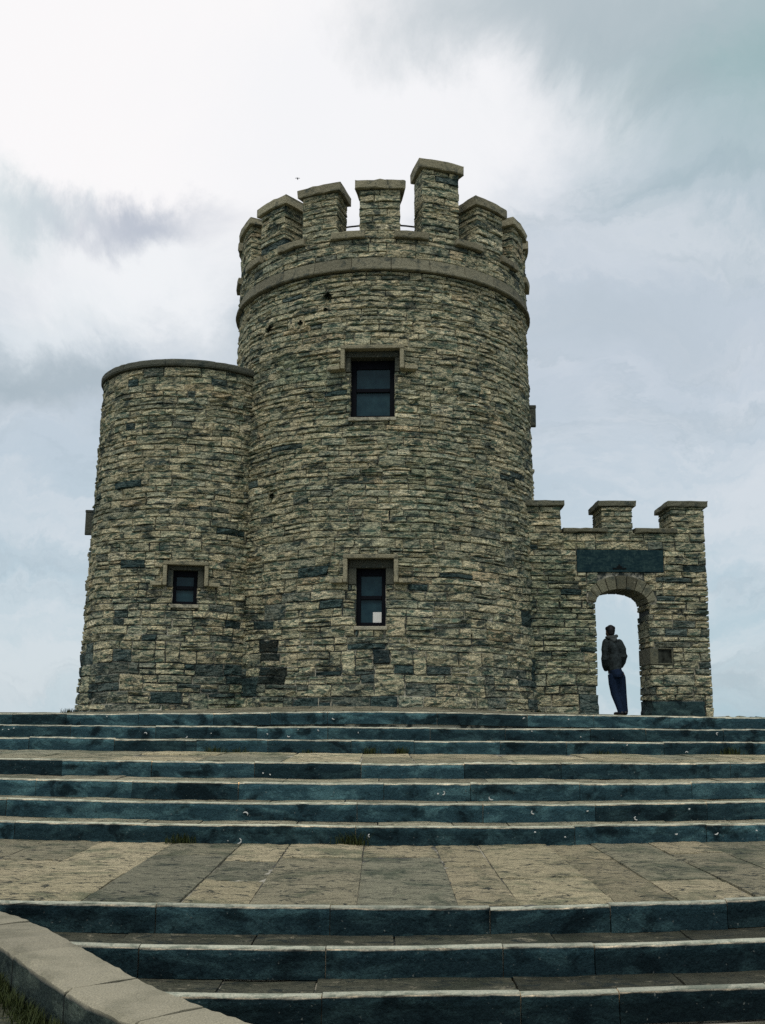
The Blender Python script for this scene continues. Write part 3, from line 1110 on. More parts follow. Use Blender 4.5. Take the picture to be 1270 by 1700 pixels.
# niche: smooth stone, and a shallow dark panel painted as the hole's shade
a = Acc()
for (xa, xb, za, zb) in ((AX1 + .004, 5.275, .905, 1.215), (5.277, 5.555, 1.195, 1.215), (5.277, 5.555, .905, .93), (5.53, 5.555, .932, 1.193)):
    v, f = box(xa, xb, GY - .015, GY + (GT - .01 if xa < 5.2 else .15), za, zb); a.add(v, f, (.135, .135, .095))
bevel_obj(a.build('niche_surround', M_ASH, gate), .008)
v, f = box(5.277, 5.53, GY + .025, GY + .037, .93, 1.195)
mesh_obj('niche_shade_panel', v, f, M_NICHE, gate)
V, F = block((AX1, 6.125, -.12, .22), rng, d0=-GT, nd=3, back=True, bulge=.004, rough=.003, proud=.004)
mesh_obj('base_slab', gm(V), F, M_RISER, gate, tint=(.014, .030, .034))
# merlons, caps and sills
for (xa, xb) in ((2.50, 3.49), (4.275, 4.885), (5.625, 6.285)):
    a = Acc()
    zsM = courses(ZW, 3.965, lambda z: .115, rng)
    for i in range(len(zsM) - 1):
        n = 1 if rng.random() < .35 else 2
        cu = [xa] + ([xa + (xb - xa) * rng.uniform(.3, .7)] if n == 2 else []) + [xb]
        for j in range(len(cu) - 1):
            V, F = block((cu[j], cu[j + 1], zsM[i], zsM[i + 1]), rng, d0=-GT, nd=4, back=True, bulge=.014, rough=.011)
            a.add(gm(V), F, stone_tint(rng, .03))
    v, f = box(xa + .04, xb - .04, GY + .04, GY + GT - .04, ZW, 3.96); a.add(v, f, (.1, .1, .08))
    ml = a.build('merlon', M_STONE, gate)
    V, F = block((xa - .06, xb + .065, 3.967, 4.075), rng, d0=-GT - .12, nd=4, back=True, bulge=.005, rough=.006, proud=0, gap=0)
    V[:, 2] += .06
    mesh_obj('cap_stone', gm(V), F, M_ASH, ml, tint=np.array((.15, .15, .11)) * rng.uniform(.9, 1.15))
for (xa, xb) in ((3.50, 4.40), (4.90, 5.75)):
    V, F = block((xa + .02, xb - .02, ZW + .003, ZW + .088), rng, d0=-.5, nd=3, back=True, bulge=.004, rough=.004, proud=0, gap=0)
    V[:, 2] += .07
    V[:, 0] = np.clip(V[:, 0], xa, xb)
    mesh_obj('crenel_sill', gm(V), F, M_ASH, gate, tint=np.array((.15, .145, .10)))

# ------------------------------------------------------------------ steps, landings, platform
RIS = .155
XC = [.137, -.314, -.567]; RR = [33.0, 16.44, 13.43]
DS = {1: 14.72, 2: 14.32, 3: 13.78, 4: 11.234, 5: 10.45, 6: 10.02, 7: 9.61, 8: 6.60, 9: 6.227, 10: 5.853}
def fl(k): return 0 if k <= 3 else (1 if k <= 7 else 2)
def ztop(k): return -.058 - (k - 1) * RIS
def yarc(k, x):
    R, xc = RR[fl(k)], XC[fl(k)]
    return DS[k] + R - np.sqrt(np.maximum(R * R - (x - xc) ** 2, R * R * .09))
def bulge1(x): return .050 * np.exp(-((x - .2) / 3.0) ** 2)
def zplat(x, y):
    """slightly domed surface of the top platform"""
    e = bulge1(x)
    k = np.clip((y - 15.0) / 3.4, 0, 1); k = k * k * (3 - 2 * k)
    crown = .125 * np.exp(-((x + .5) / 3.0) ** 2) - .045 * np.clip((np.abs(x + .5) - 3) / 4, 0, 1)
    return -.058 + e * (1 - k) + (crown + .015) * k


XLIM = {1: (-10, 10), 2: (-10, 10), 3: (-10, 10), 4: (-9, 9.2), 5: (-9, 9.2), 6: (-9, 9.2), 7: (-9, 9.2), 8: (-4.6, 7.5), 9: (-4.0, 7.3), 10: (-3.6, 7.1)}
rng = np.random.default_rng(5)
flights = []
for nm in ('upper_steps', 'middle_steps', 'lower_steps'):
    e = empty(nm, (0, (14, 10.2, 6.1)[len(flights)], 0)); struct(e); flights.append(e)
KD = .075      # depth of the pale nosing


def jolt(x, ph): return .003 * np.sin(1.7 * x + ph) + .002 * np.sin(4.3 * x + 2 * ph)


NOSE_T = {1: (.54, .515, .40), 0: (.56, .54, .43), 2: (.42, .405, .325)}
KNOWN = {8: [280, 556, 810, 1006, 1205], 9: [256, 550, 830, 978], 10: [545, 857, 1016], 7: [33, 595, 950], 6: [15, 597, 800, 985], 5: [64, 230, 405, 640, 780, 960], 4: [107, 260, 430, 603, 770, 930, 1226]}
for k in range(1, 11):
    x0, x1 = XLIM[k]
    js = [x0]
    kn = sorted((px - 635) / 1754. * DS[k] * 1.0 for px in KNOWN.get(k, []))
    if kn:
        u = x0
        while u < kn[0] - .7:
            u += rng.uniform(.7, 1.2)
            if kn[0] - u > .5: js.append(u)
        js += kn
    u = js[-1]
    while u < x1 - .5:
        u += rng.uniform(.75, 1.5)
        js.append(min(u, x1))
    if js[-1] < x1: js.append(x1)
    zk = ztop(k)
    tw = .012
    for i in range(len(js) - 1):
        a, b = js[i] + .003, js[i + 1] - .003
        if b - a < .05: continue
        n = max(4, int((b - a) / .07))
        xs = np.linspace(a, b, n + 1)
        dzb = rng.normal(0, .004); dyb = rng.normal(0, .005)
        V = []; F = []; mi = []
        prof = [(0.0, -RIS - .012), (.004, -RIS * .5), (.0, -.035), (.001, -.017), (.004, -.008), (.013, -.001), (KD * .55, .0), (KD, -.003), (KD, -RIS - .012)]
        m = len(prof)
        chip = rng.normal(0, .0030, (n + 1, m)); chipz = rng.normal(0, .0019, (n + 1, m))
        for j, x in enumerate(xs):
            y = yarc(k, x)
            zz = zk + dzb + jolt(x, k * 1.3) + (bulge1(x) if k == 1 else 0)
            for q, (dy, dz) in enumerate(prof):
                V.append((x, y + dy + dyb + (chip[j, q] * (.45 if q < 4 else 1) if q < 6 else 0), zz + dz + (chipz[j, q] if 2 <= q <= 6 else 0)))
        for j in range(n):
            for q in range(m):
                p = (q + 1) % m
                F.append((j * m + q, (j + 1) * m + q, (j + 1) * m + p, j * m + p))
                mi.append(1 if q in (4, 5, 6) else 0)
        F.append(tuple(range(m))); F.append(tuple(n * m + q for q in range(m))[::-1]); mi += [0, 0]
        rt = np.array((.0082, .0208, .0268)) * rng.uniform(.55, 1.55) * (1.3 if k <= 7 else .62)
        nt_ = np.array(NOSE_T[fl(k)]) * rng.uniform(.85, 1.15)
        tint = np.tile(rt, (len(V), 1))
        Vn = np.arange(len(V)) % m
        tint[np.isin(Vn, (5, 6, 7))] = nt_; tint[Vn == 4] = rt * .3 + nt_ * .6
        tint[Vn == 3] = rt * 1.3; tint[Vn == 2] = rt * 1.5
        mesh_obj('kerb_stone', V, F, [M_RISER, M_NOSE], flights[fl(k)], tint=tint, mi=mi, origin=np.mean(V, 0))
    # tread slabs behind the nosing
    if k in (1, 4, 8): continue
    kb = k - 1
    u = x0
    while u < x1 - .01:
        b = min(u + rng.uniform(.45, 1.1), x1)
        if x1 - b < .3: b = x1
        n = max(2, int((b - u) / .2))
        xs = np.linspace(u + .006, b - .006, n + 1)
        V = []; F = []
        zt = zk - .010 + rng.normal(0, .003)
        for x in xs:
            ya = yarc(k, x) + KD + .003; yb = yarc(kb, x) + .06
            for t in (0, .33, .66, 1):
                V.append((x, ya + (yb - ya) * t, zt + jolt(x, k * 1.3) + rng.normal(0, .0035)))
            V.append((x, yb, zt - .06)); V.append((x, ya, zt - .06))
        for j in range(n):
            for q in range(6):
                p = (q + 1) % 6
                F.append((j * 6 + q, (j + 1) * 6 + q, (j + 1) * 6 + p, j * 6 + p))
        F.append(tuple(range(6))); F.append(tuple(n * 6 + q for q in range(6))[::-1])
        tb = np.array((.085, .088, .065)) if fl(k) == 2 else np.array((.37, .345, .25))
        mesh_obj('tread_slab', V, F, M_PAVE, flights[fl(k)], tint=tb * rng.uniform(.75, 1.25), origin=np.mean(V, 0))
        u = b
# solid bed under every flight (mortar seen in the joints)
for fi, ks in enumerate(((1, 2, 3), (4, 5, 6, 7), (8, 9, 10))):
    V = []; F = []
    x0, x1 = XLIM[ks[-1]]
    xs = np.linspace(x0, x1, 40)
    prof = []
    for k in ks[::-1]: prof += [(k, .035, -RIS - .03), (k, .035, -.028)]
    for x in xs:
        for (k, dy, dz) in prof: V.append((x, yarc(k, x) + dy, ztop(k) + dz))
        V.append((x, yarc(ks[0], x) + .5, ztop(ks[0]) - .028))
    m = len(prof) + 1
    for j in range(39):
        for q in range(m - 1): F.append((j * m + q, (j + 1) * m + q, (j + 1) * m + q + 1, j * m + q + 1))
    mesh_obj('step_bed', V, F, M_MORTAR, flights[fi])


def slab_obj(parent, corners, zf, rng, tint, thick=.06, grid=(6, 6), rough=.003, name='paving_slab', gap=.010):
    """a paving slab: corners (x,y) in order; zf gives the height of the surface"""
    q = np.array(corners, float); cen = q.mean(0)
    dirs = cen - q; L = np.linalg.norm(dirs, axis=1, keepdims=True)
    q = q + dirs / L * gap * 1.4
    q += rng.normal(0, .004, q.shape)
    nu, nv = grid
    V = []; F = []
    dz = rng.normal(0, .004); ta, tb = rng.normal(0, .003, 2)
    for j in range(nv + 1):
        for i in range(nu + 1):
            s, t = i / nu, j / nv
            p = (q[0] * (1 - s) + q[1] * s) * (1 - t) + (q[3] * (1 - s) + q[2] * s) * t
            ed = (i in (0, nu)) or (j in (0, nv))
            V.append((p[0], p[1], zf(p[0], p[1]) + dz + ta * (s - .5) + tb * (t - .5) + rng.normal(0, rough) - (.006 if ed else 0)))
    n = nu + 1
    for j in range(nv):
        for i in range(nu): F.append((j * n + i, j * n + i + 1, (j + 1) * n + i + 1, (j + 1) * n + i))
    per = [i for i in range(n)] + [j * n + nu for j in range(1, nv + 1)] + [nv * n + i for i in range(nu - 1, -1, -1)] + [j * n for j in range(nv - 1, 0, -1)]
    b0 = len(V)
    for i in per: V.append((V[i][0], V[i][1], V[i][2] - thick))
    for i in range(len(per)):
        k = (i + 1) % len(per)
        F.append((per[k], per[i], b0 + i, b0 + k))
    return mesh_obj(name, V, F, M_PAVE, parent, tint=tint, origin=np.mean(V, 0))


PT = [(.36, .32, .215), (.27, .255, .18), (.42, .37, .245), (.25, .245, .18), (.44, .385, .26), (.31, .285, .20)]


def paved(name, kf, kb, lines_px, xr, rng, rowr, grid, dark=1.0):
    """landing between step kf (front) and riser kb (back)"""
    root = empty(name, (0, (DS[kf] + DS[kb]) / 2, ztop(kf))); struct(root)
    zf = lambda x, y: ztop(kf) - .002 + jolt(x, kf * 1.3) * .5
    cols = [(px - 635) / 1754. * DS[kf] for px in lines_px]
    while cols[0] > xr[0]: cols.insert(0, cols[0] - rng.uniform(.4, .85))
    while cols[-1] < xr[1]: cols.append(cols[-1] + rng.uniform(.4, .85))
    for i in range(len(cols) - 1):
        a, b = cols[i], cols[i + 1]
        ya = lambda x: yarc(kf, x) + KD + .004
        yb = lambda x: yarc(kb, x) + .05
        # rows: fractions across the landing
        ts = [0.]
        while ts[-1] < 1:
            t = ts[-1] + rng.uniform(*rowr)
            ts.append(1. if t > .86 else t)
        for j in range(len(ts) - 1):
            P = lambda x, t: (x, ya(x) + (yb(x) - ya(x)) * t)
            slab_obj(root, [P(a, ts[j]), P(b, ts[j]), P(b, ts[j + 1]), P(a, ts[j + 1])], zf, rng,
                     np.array(PT[rng.integers(len(PT))]) * rng.uniform(.85, 1.2) * dark, grid=grid)
    # mortar bed
    V = []; F = []
    xs = np.linspace(xr[0] - .3, xr[1] + .3, 50)
    for x in xs:
        V += [(x, yarc(kf, x) + .04, ztop(kf) - .015), (x, yarc(kb, x) + .1, ztop(kf) - .015)]
    for i in range(49): F.append((i * 2, i * 2 + 2, i * 2 + 3, i * 2 + 1))
    mesh_obj('joint_bed', V, F, M_JOINT, root)
    return root


def b_joint(gg, b):
    p = pos(gg)
    n = gg.noise(p, 1.3, 4, .6)
    gg.put(b.inputs['Base Color'], gg.mix(gg.remap(n, .48, .56, 0, 1, True), (.05, .05, .04), (.33, .31, .25)))
    b.inputs['Roughness'].default_value = .95


M_JOINT = mat('joint_mortar', b_joint)
rng = np.random.default_rng(71)
paved('lower_landing', 8, 7, [-20, 150, 312, 424, 597, 762, 860, 1022, 1130, 1270], (-6.5, 7.5), rng, (.28, .75), (9, 9))
paved('upper_landing', 4, 3, [30, 180, 330, 470, 600, 690, 860, 1010, 1150], (-8.8, 9.0), rng, (.3, .6), (5, 4), 1.2)

# top platform: paving on a slightly domed surface, and the ground under it
plat = empty('platform', (0, 18, 0)); struct(plat)
xs = np.linspace(-12, 12, 97); ys_ = np.linspace(0, 1, 60)
V = []; F = []
for t in ys_:
    for x in xs:
        y0 = yarc(1, x) + .04; y = y0 + (30 - y0) * t
        V.append((x, y, zplat(x, y) - .03))
for j in range(59):
    for i in range(96): F.append((j * 97 + i, j * 97 + i + 1, (j + 1) * 97 + i + 1, (j + 1) * 97 + i))
mesh_obj('joint_bed', V, F, M_JOINT, plat)
yrow = 0.
rowedges = [0., .55]
while rowedges[-1] < 9.5: rowedges.append(rowedges[-1] + rng.uniform(.55, .9))
for j in range(len(rowedges) - 1):
    x = -9.5
    while x < 9.5:
        b = x + rng.uniform(.5, 1.2)
        P = lambda xx, d: (xx, yarc(1, xx) + KD + .004 + d)
        cxm = (x + b) / 2; cym = yarc(1, cxm) + (rowedges[j] + rowedges[j + 1]) / 2
        if (cxm - TX) ** 2 + (cym - TY) ** 2 > 2.4 ** 2 and (cxm - SX) ** 2 + (cym - SY) ** 2 > 1.2 ** 2:
            slab_obj(plat, [P(x, rowedges[j]), P(b, rowedges[j]), P(b, rowedges[j + 1]), P(x, rowedges[j + 1])], zplat, rng,
                     np.array((.27, .25, .18)) * rng.uniform(.75, 1.2), grid=(4, 3))
        x = b
# rough stones along the far right edge of the platform
rb = Acc()
rr_ = np.random.default_rng(8)
for i in range(46):
    x = 6.9 + i * .085 + rr_.uniform(-.05, .05); y = 20.9 + rr_.uniform(-.5, .5)
    v, f = ellipsoid((x, y, zplat(x, y) + .0), (rr_.uniform(.05, .14), .1, rr_.uniform(.012, .045)), 8, 5)
    v += rr_.normal(0, .008, v.shape); rb.add(v, f, stone_tint(rr_, .4))
o = rb.build('rubble', M_STONE, None, stuff=True)

# ------------------------------------------------------------------ curved low wall at the bottom left
ZCO = -1.16
inner = [(-4.3, 6.93), (-3.5, 6.84), (-2.75, 6.74), (-2.45, 6.68), (-2.257, 6.55), (-1.922, 6.20), (-1.605, 5.773), (-1.43, 5.50), (-1.185, 5.132), (-.947, 4.80), (-.694, 4.51), (-.44, 4.25), (.0, 3.79), (.4, 3.38)]
inner = np.array(inner)
# even resampling
def resample(P, n):
    P = np.array(P, float)
    # Catmull-Rom
    Q = []
    for i in range(len(P) - 1):
        p0, p1, p2, p3 = P[max(i - 1, 0)], P[i], P[i + 1], P[min(i + 2, len(P) - 1)]
        for t in np.linspace(0, 1, 20, endpoint=False):
            Q.append(.5 * (2 * p1 + (p2 - p0) * t + (2 * p0 - 5 * p1 + 4 * p2 - p3) * t * t + (3 * p1 - p0 - 3 * p2 + p3) * t ** 3))
    Q.append(P[-1]); Q = np.array(Q)
    s = np.concatenate([[0], np.cumsum(np.linalg.norm(np.diff(Q, axis=0), axis=1))])
    u = np.linspace(0, s[-1], n)
    return np.stack([np.interp(u, s, Q[:, 0]), np.interp(u, s, Q[:, 1])], 1), u


NW = 121
pin, sw = resample(inner, NW)
tg = np.gradient(pin, axis=0); tg /= np.linalg.norm(tg, axis=1, keepdims=True)
nrm = np.stack([tg[:, 1], -tg[:, 0]], 1)     # to the left / outside of the wall
nrm = np.where((nrm[:, :1] > 0) & (nrm[:, 1:] > 0), -nrm, nrm)
WTH = .325
lw = empty('low_wall', (-1.5, 5.0, -1.45))
tag(lw, 'curved low retaining wall with pale coping slabs at the bottom left of the steps', 'wall')
# known joints along the inner edge (world): find by projection positions
jl = []
for (jx, jy) in ((-2.4, 6.65), (-1.922, 6.227), (-1.49, 5.58), (-1.045, 4.93), (-.70, 4.515), (-.26, 4.06), (.1, 3.68)):
    jl.append(int(np.argmin((pin[:, 0] - jx) ** 2 + (pin[:, 1] - jy) ** 2)))
jl = [0, 12, 24] + sorted(jl) + [NW - 1]
rng = np.random.default_rng(91)
for i in range(len(jl) - 1):
    a, b = jl[i], jl[i + 1]
    if b <= a: continue
    ids = np.arange(a, b + 1)
    V = []; F = []
    zz = ZCO + rng.normal(0, .003)
    prof = [(0.0, -.5), (0.0, -.018), (.014, 0.), (WTH * .33, .002), (WTH * .66, .002), (WTH - .02, 0.), (WTH + .004, -.014), (WTH + .008, -.03), (WTH + .008, -.5)]
    m = len(prof)
    for q, i2 in enumerate(ids):
        sh = (.010 if q == 0 else (-.010 if q == len(ids) - 1 else 0))
        base = pin[i2] + tg[i2] * sh
        for (d, dz) in prof:
            p = base + nrm[i2] * d
            V.append((p[0] + rng.normal(0, .0015), p[1] + rng.normal(0, .0015), zz + dz + (rng.normal(0, .0018) if dz > -.1 else 0)))
    for q in range(len(ids) - 1):
        for r in range(m - 1):
            F.append((q * m + r, q * m + r + 1, (q + 1) * m + r + 1, (q + 1) * m + r))
    mi = [(1 if r in (0, m - 2) else 0) for q in range(len(ids) - 1) for r in range(m - 1)]
    F.append(tuple(range(m))[::-1]); F.append(tuple((len(ids) - 1) * m + r for r in range(m))); mi += [0, 0]
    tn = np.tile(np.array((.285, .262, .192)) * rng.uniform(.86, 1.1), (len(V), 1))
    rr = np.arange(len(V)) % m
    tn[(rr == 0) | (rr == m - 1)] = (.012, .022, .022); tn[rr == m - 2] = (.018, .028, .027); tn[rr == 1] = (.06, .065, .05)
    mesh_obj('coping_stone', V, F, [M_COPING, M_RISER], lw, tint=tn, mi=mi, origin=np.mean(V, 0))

# ------------------------------------------------------------------ ground, hills and sea
ZP = -1.345    # path beside the wall
def zterr(x, y):
    # stepped profile under steps and landings, then the cliff top
    ye = y - min(x * x / 28., 2.6) * (1 if y < 20 else 0)
    prof = np.interp(ye, [0, 6.2, 6.9, 9.3, 11.5, 13.5, 15.2, 32, 45, 70], [-1.74, -1.74, -1.44, -1.42, -.77, -.72, -.30, -.30, -1.6, -6.0])
    side = np.clip((abs(x) - 10.2) / 8, 0, 1)
    return prof - .06 - side * 1.2 - np.clip(np.hypot(x, y - 10) - 28, 0, 1000) ** 1.25 * .02
xs = np.concatenate([np.linspace(-160, -14, 26), np.linspace(-13, 13, 80), np.linspace(14, 160, 26)])
ys2 = np.concatenate([np.linspace(-150, -10, 20), np.linspace(-9, 34, 110), np.linspace(36, 90, 24)])
V = []; F = []
rng = np.random.default_rng(4)
for y in ys2:
    for x in xs: V.append((x, y, float(zterr(x, y)) + (rng.normal(0, .04) if abs(x) > 11 or y > 33 else 0)))
nx = len(xs)
for j in range(len(ys2) - 1):
    for i in range(nx - 1): F.append((j * nx + i, j * nx + i + 1, (j + 1) * nx + i + 1, (j + 1) * nx + i))
struct(mesh_obj('terrain', V, F, M_TURF, None, smooth=True))
V = []; F = []
ring = [300, 1500, 6000, 20000, 60000]
for r in ring:
    for i in range(48): V.append((r * math.cos(2 * math.pi * i / 48), r * math.sin(2 * math.pi * i / 48), -205))
for j in range(len(ring) - 1):
    for i in range(48):
        k = (i + 1) % 48
        F.append((j * 48 + i, (j + 1) * 48 + i, (j + 1) * 48 + k, j * 48 + k))
F.append(tuple(range(48)))
struct(mesh_obj('sea', V, F, M_SEA, None))
# cliff face below the terrain edge
V = []; F = []
edge_pts = [(-160, -150), (-160, 90), (160, 90), (160, -150)]
per = []
for (xa, ya), (xb, yb) in zip(edge_pts, edge_pts[1:] + edge_pts[:1]):
    for t in np.linspace(0, 1, 14, endpoint=False): per.append((xa + (xb - xa) * t, ya + (yb - ya) * t))
for (x, y) in per:
    V.append((x, y, float(zterr(x, y)) + .2)); V.append((x * 1.05, y * 1.05, -206))
n = len(per)
for i in range(n):
    k = (i + 1) % n
    F.append((i * 2, i * 2 + 1, k * 2 + 1, k * 2))
struct(mesh_obj('cliff', V, F, M_STONE, None, tint=(.09, .085, .07)))

# paved ground in front of the lowest step and path outside the wall
fp = empty('forecourt', (0, 4, -1.61)); struct(fp)
zf = lambda x, y: -1.606
rng = np.random.default_rng(13)
for j in range(6):
    ya, yb = 5.60 - j * .9, 5.60 - (j + 1) * .9 + .0
    x = -1.8 + j * .3
    while x < 6.5:
        b = x + rng.uniform(.6, 1.2)
        P = lambda xx, yy: (xx, yy + (yarc(10, xx) - DS[10]) + .2)
        slab_obj(fp, [P(x, yb), P(b, yb), P(b, ya), P(x, ya)], zf, rng, np.array(PT[rng.integers(len(PT))]) * rng.uniform(.7, 1.0), grid=(5, 5))
        x = b
V = [(-2.4, -2, -1.635), (7, -2, -1.635), (7, 8, -1.635), (-2.4, 8, -1.635)]
mesh_obj('joint_bed', V, [(0, 1, 2, 3)], M_JOINT, fp)
pth = empty('path', (-3, 4, ZP)); struct(pth)
V = []; F = []
outer = pin + nrm * (WTH + .03)
n = NW
for i in range(n):
    for t in np.linspace(0, 1, 14):
        d = t * 3.2
        p = outer[i] + nrm[i] * d
        V.append((p[0], p[1], ZP + .012 * math.sin(p[0] * 3) * math.sin(p[1] * 2.7) + rng.normal(0, .004)))
for i in range(n - 1):
    for j in range(13): F.append((i * 14 + j, i * 14 + j + 1, (i + 1) * 14 + j + 1, (i + 1) * 14 + j))
mesh_obj('gravel_surface', V, F, M_PAVE, pth, tint=(.20, .185, .12), smooth=True)


def blades(base, n, spread, h, rng, lean=.5, wdt=.006, acc=None, zf=None):
    acc = acc or Acc()
    for _ in range(n):
        x = base[0] + rng.normal(0, spread[0]); y = base[1] + rng.normal(0, spread[1])
        z = base[2] if zf is None else zf(x, y)
        hh = h * rng.uniform(.4, 1.15); a = rng.uniform(0, 2 * math.pi); l = rng.uniform(.1, lean) * hh
        dx, dy = math.cos(a), math.sin(a); wx, wy = -dy * wdt, dx * wdt
        V = [(x - wx, y - wy, z), (x + wx, y + wy, z), (x + dx * l * .4 + wx * .7, y + dy * l * .4 + wy * .7, z + hh * .6), (x + dx * l * .4 - wx * .7, y + dy * l * .4 - wy * .7, z + hh * .6), (x + dx * l, y + dy * l, z + hh)]
        acc.add(V, [(0, 1, 2, 3), (3, 2, 4)])
    return acc


# grass along the outer foot of the low wall
rng = np.random.default_rng(17)
acc = Acc()
for i in range(18, NW):
    p = pin[i] + nrm[i] * (WTH + .05)
    dens = 78 + 30 * math.sin(i * .35) + 20 * math.sin(i * .13 + 1)
    for _ in range(1):
        acc = blades((p[0] + nrm[i][0] * .02, p[1] + nrm[i][1] * .02, ZP), max(8, int(dens)), (.035, .035), .075, rng, .9, .003, acc)
acc.build('grass', M_GRASS, None, stuff=True)

# weeds in the joints of the steps
WEEDS = [(315, 1397, 7, 'grass tuft at the foot of the long flight left of centre', .10, 90, .06),
         (592, 1402, 7, 'largest green weed tuft at the riser joint in the centre of the steps', .12, 120, .07),
         (365, 1246, 3, 'low weed tuft at the upper landing on the left side', .09, 60, .06),
         (402, 1247, 3, 'wide low weed tuft at the upper landing just right of another tuft', .07, 70, .10),
         (615, 1250, 3, 'weed tuft at the upper landing beside the centre joint', .10, 70, .05),
         (670, 1250, 3, 'weed tuft at the upper landing a little right of centre', .10, 60, .05),
         (520, 1249, 3, 'thin weed tuft at the upper landing left of centre', .06, 40, .06),
         (1210, 1252, 3, 'broad weed patch at the upper landing near the right end', .11, 110, .10),
         (1000, 1252, 3, 'low weed patch at the upper landing below the arch', .07, 60, .10)]
for (px, py, k, lab, h, n, sp) in WEEDS:
    d = DS[k] - .02
    x = (px - 635) / 1754. * d
    y = yarc(k, x) - .03
    zb = ztop(k) - RIS + .0
    a = blades((x, y, zb - .005), n, (sp, .02), h, rng, .8, .004)
    o = mesh_obj('weed_tuft', np.concatenate(a.v), a.f, M_GRASS, None, origin=(x, y, zb))
    tag(o, lab, 'weed', 'weeds growing in the step joints')

# weeds at the foot of the turret
for (wx, wy, n, h, sp, lab) in ((-5.80, 20.05, 90, .10, .07, 'dark grass tuft at the left foot of the small turret'),
                                (-2.72, 19.42, 70, .09, .06, 'grass tuft in the corner between the turret and the large tower'),
                                (2.95, 20.1, 60, .08, .07, 'grass tuft in the corner between the large tower and the gateway wall')):
    a = blades((wx, wy, float(zplat(wx, wy)) - .01), n, (sp, .03), h, rng, .8, .006)
    o = mesh_obj('weed_tuft', np.concatenate(a.v), a.f, M_GRASS, None, origin=(wx, wy, float(zplat(wx, wy))))
    tag(o, lab, 'weed', 'weeds at the foot of the walls')

# dark plants rooted in the tower wall
for (ph, z, r, lab) in ((-19.8, 7.66, .11, 'bushy dark plant rooted in the tower wall just below the band'),
                        (-45.5, 7.27, .10, 'round dark plant on the far left of the round tower above the turret roof'),
                        (-30.5, 7.22, .065, 'small dark plant on the tower wall between two bigger plants'),
                        (-20.6, 7.40, .05, 'tiny dark plant below the bushy one near the tower band'),
                        (-40.5, 3.92, .08, 'dark plant low on the tower in the corner beside the turret')):
    p = R2D(ph); R = float(RfT(np.array([z]))[0])
    cx_, cy_ = TX + R * math.sin(p), TY - R * math.cos(p)
    acc = Acc()
    for _ in range(90):
        d = rng.normal(0, 1, 3); d /= np.linalg.norm(d)
        nn = np.array([math.sin(p), -math.cos(p), 0])
        if d @ nn < -.1: d = -d
        c0 = np.array([cx_, cy_, z]); tip = c0 + d * r * rng.uniform(.5, 1.15) + np.array([0, 0, -.02])
        sd = np.cross(d, rng.normal(0, 1, 3)); sd /= np.linalg.norm(sd); sd *= .013
        mid = c0 * .4 + tip * .6
        acc.add([c0, mid + sd, tip, mid - sd], [(0, 1, 2, 3)])
    o = mesh_obj('wall_plant', np.concatenate(acc.v), acc.f, M_WPLANT, None, origin=(cx_, cy_, z))
    tag(o, lab, 'plant', 'dark plants growing from the tower wall')

# white droppings and curled straws on the risers
rng = np.random.default_rng(29)
MARKS = [(30, 1209, 2), (38, 1209, 2), (20, 1210, 2), (252, 1217, 2), (318, 1222, 2), (359, 1216, 2), (449, 1218, 2), (485, 1220, 2), (500, 1209, 2), (534, 1210, 2), (599, 1215, 2),
         (188, 1186, 1), (558, 1188, 1), (868, 1186, 1), (940, 1189, 1), (960, 1221, 2), (1182, 1217, 2), (880, 1208, 2), (1033, 1234, 3), (1130, 1249, 3),
         (445, 1279, 4), (455, 1284, 4), (734, 1310, 5), (727, 1311, 5), (813, 1319, 5), (966, 1337, 6), (1130, 1335, 6), (880, 1340, 6), (619, 1376, 7), (930, 1378, 7), (1107, 1372, 7), (1170, 1371, 7), (1236, 1368, 7), (882, 1372, 7), (418, 1343, 6), (392, 1397, 7), (408, 1397, 7), (1045, 1357, 6)]
for fi in range(3):
    acc = Acc()
    for q, (px, py, k) in enumerate(MARKS):
        if fl(k) != fi: continue
        d = DS[k]; x = (px - 635) / 1754. * d
        d = float(yarc(k, x)); x = (px - 635) / 1754. * d
        hz_ = 1180.8 + .0061 * (px - 635)
        z = -(py - hz_) / 1754. * d * 1.0
        z = max(min(z, ztop(k) - .035), ztop(k) - RIS + .02)
        r = .021 * rng.uniform(.4, 1.35)
        if q % 3 == 2:
            v, f = ellipsoid((x, d - .006, z), (r * .5, .004, r * .38), 7, 4)
            acc.add(v + rng.normal(0, .0015, v.shape), f)
        else:
            a0 = rng.uniform(0, 6.3); sw_ = rng.uniform(1.6, 3.6)
            pts = [(x + r * math.cos(a0 + sw_ * t), d - .007, z + r * .8 * math.sin(a0 + sw_ * t)) for t in np.linspace(0, 1, 7)]
            v, f = tube(pts, [.003, .005, .0065, .007, .006, .005, .003], 5); acc.add(v, f)
    if acc.v: acc.build('white_marks', M_WHITE, flights[fi], stuff=True)

# ------------------------------------------------------------------ the person in the arch
PXW, PYW = 4.66, 20.72
PZ = float(zplat(PXW, PYW)) + .012
def pp(x, z, y=0.0): return (PXW + (x - 620) / 770., PYW + y, PZ + (1570 - z) / 783.)
person = empty('person', (PXW, PYW, PZ))
tag(person, 'person with dark hair in a grey hooded jacket and jeans standing in the archway', 'person')


def blobby(name, parts, m, parent, voxel=.014, smooth=5):
    a = Acc()
    for v, f in parts: a.add(v, f)
    o = mesh_obj(name, np.concatenate(a.v), a.f, m, parent)
    rm = o.modifiers.new('Remesh', 'REMESH'); rm.mode = 'VOXEL'; rm.voxel_size = voxel; rm.use_smooth_shade = True
    sm = o.modifiers.new('Smooth', 'SMOOTH'); sm.iterations = smooth; sm.factor = .5
    return o


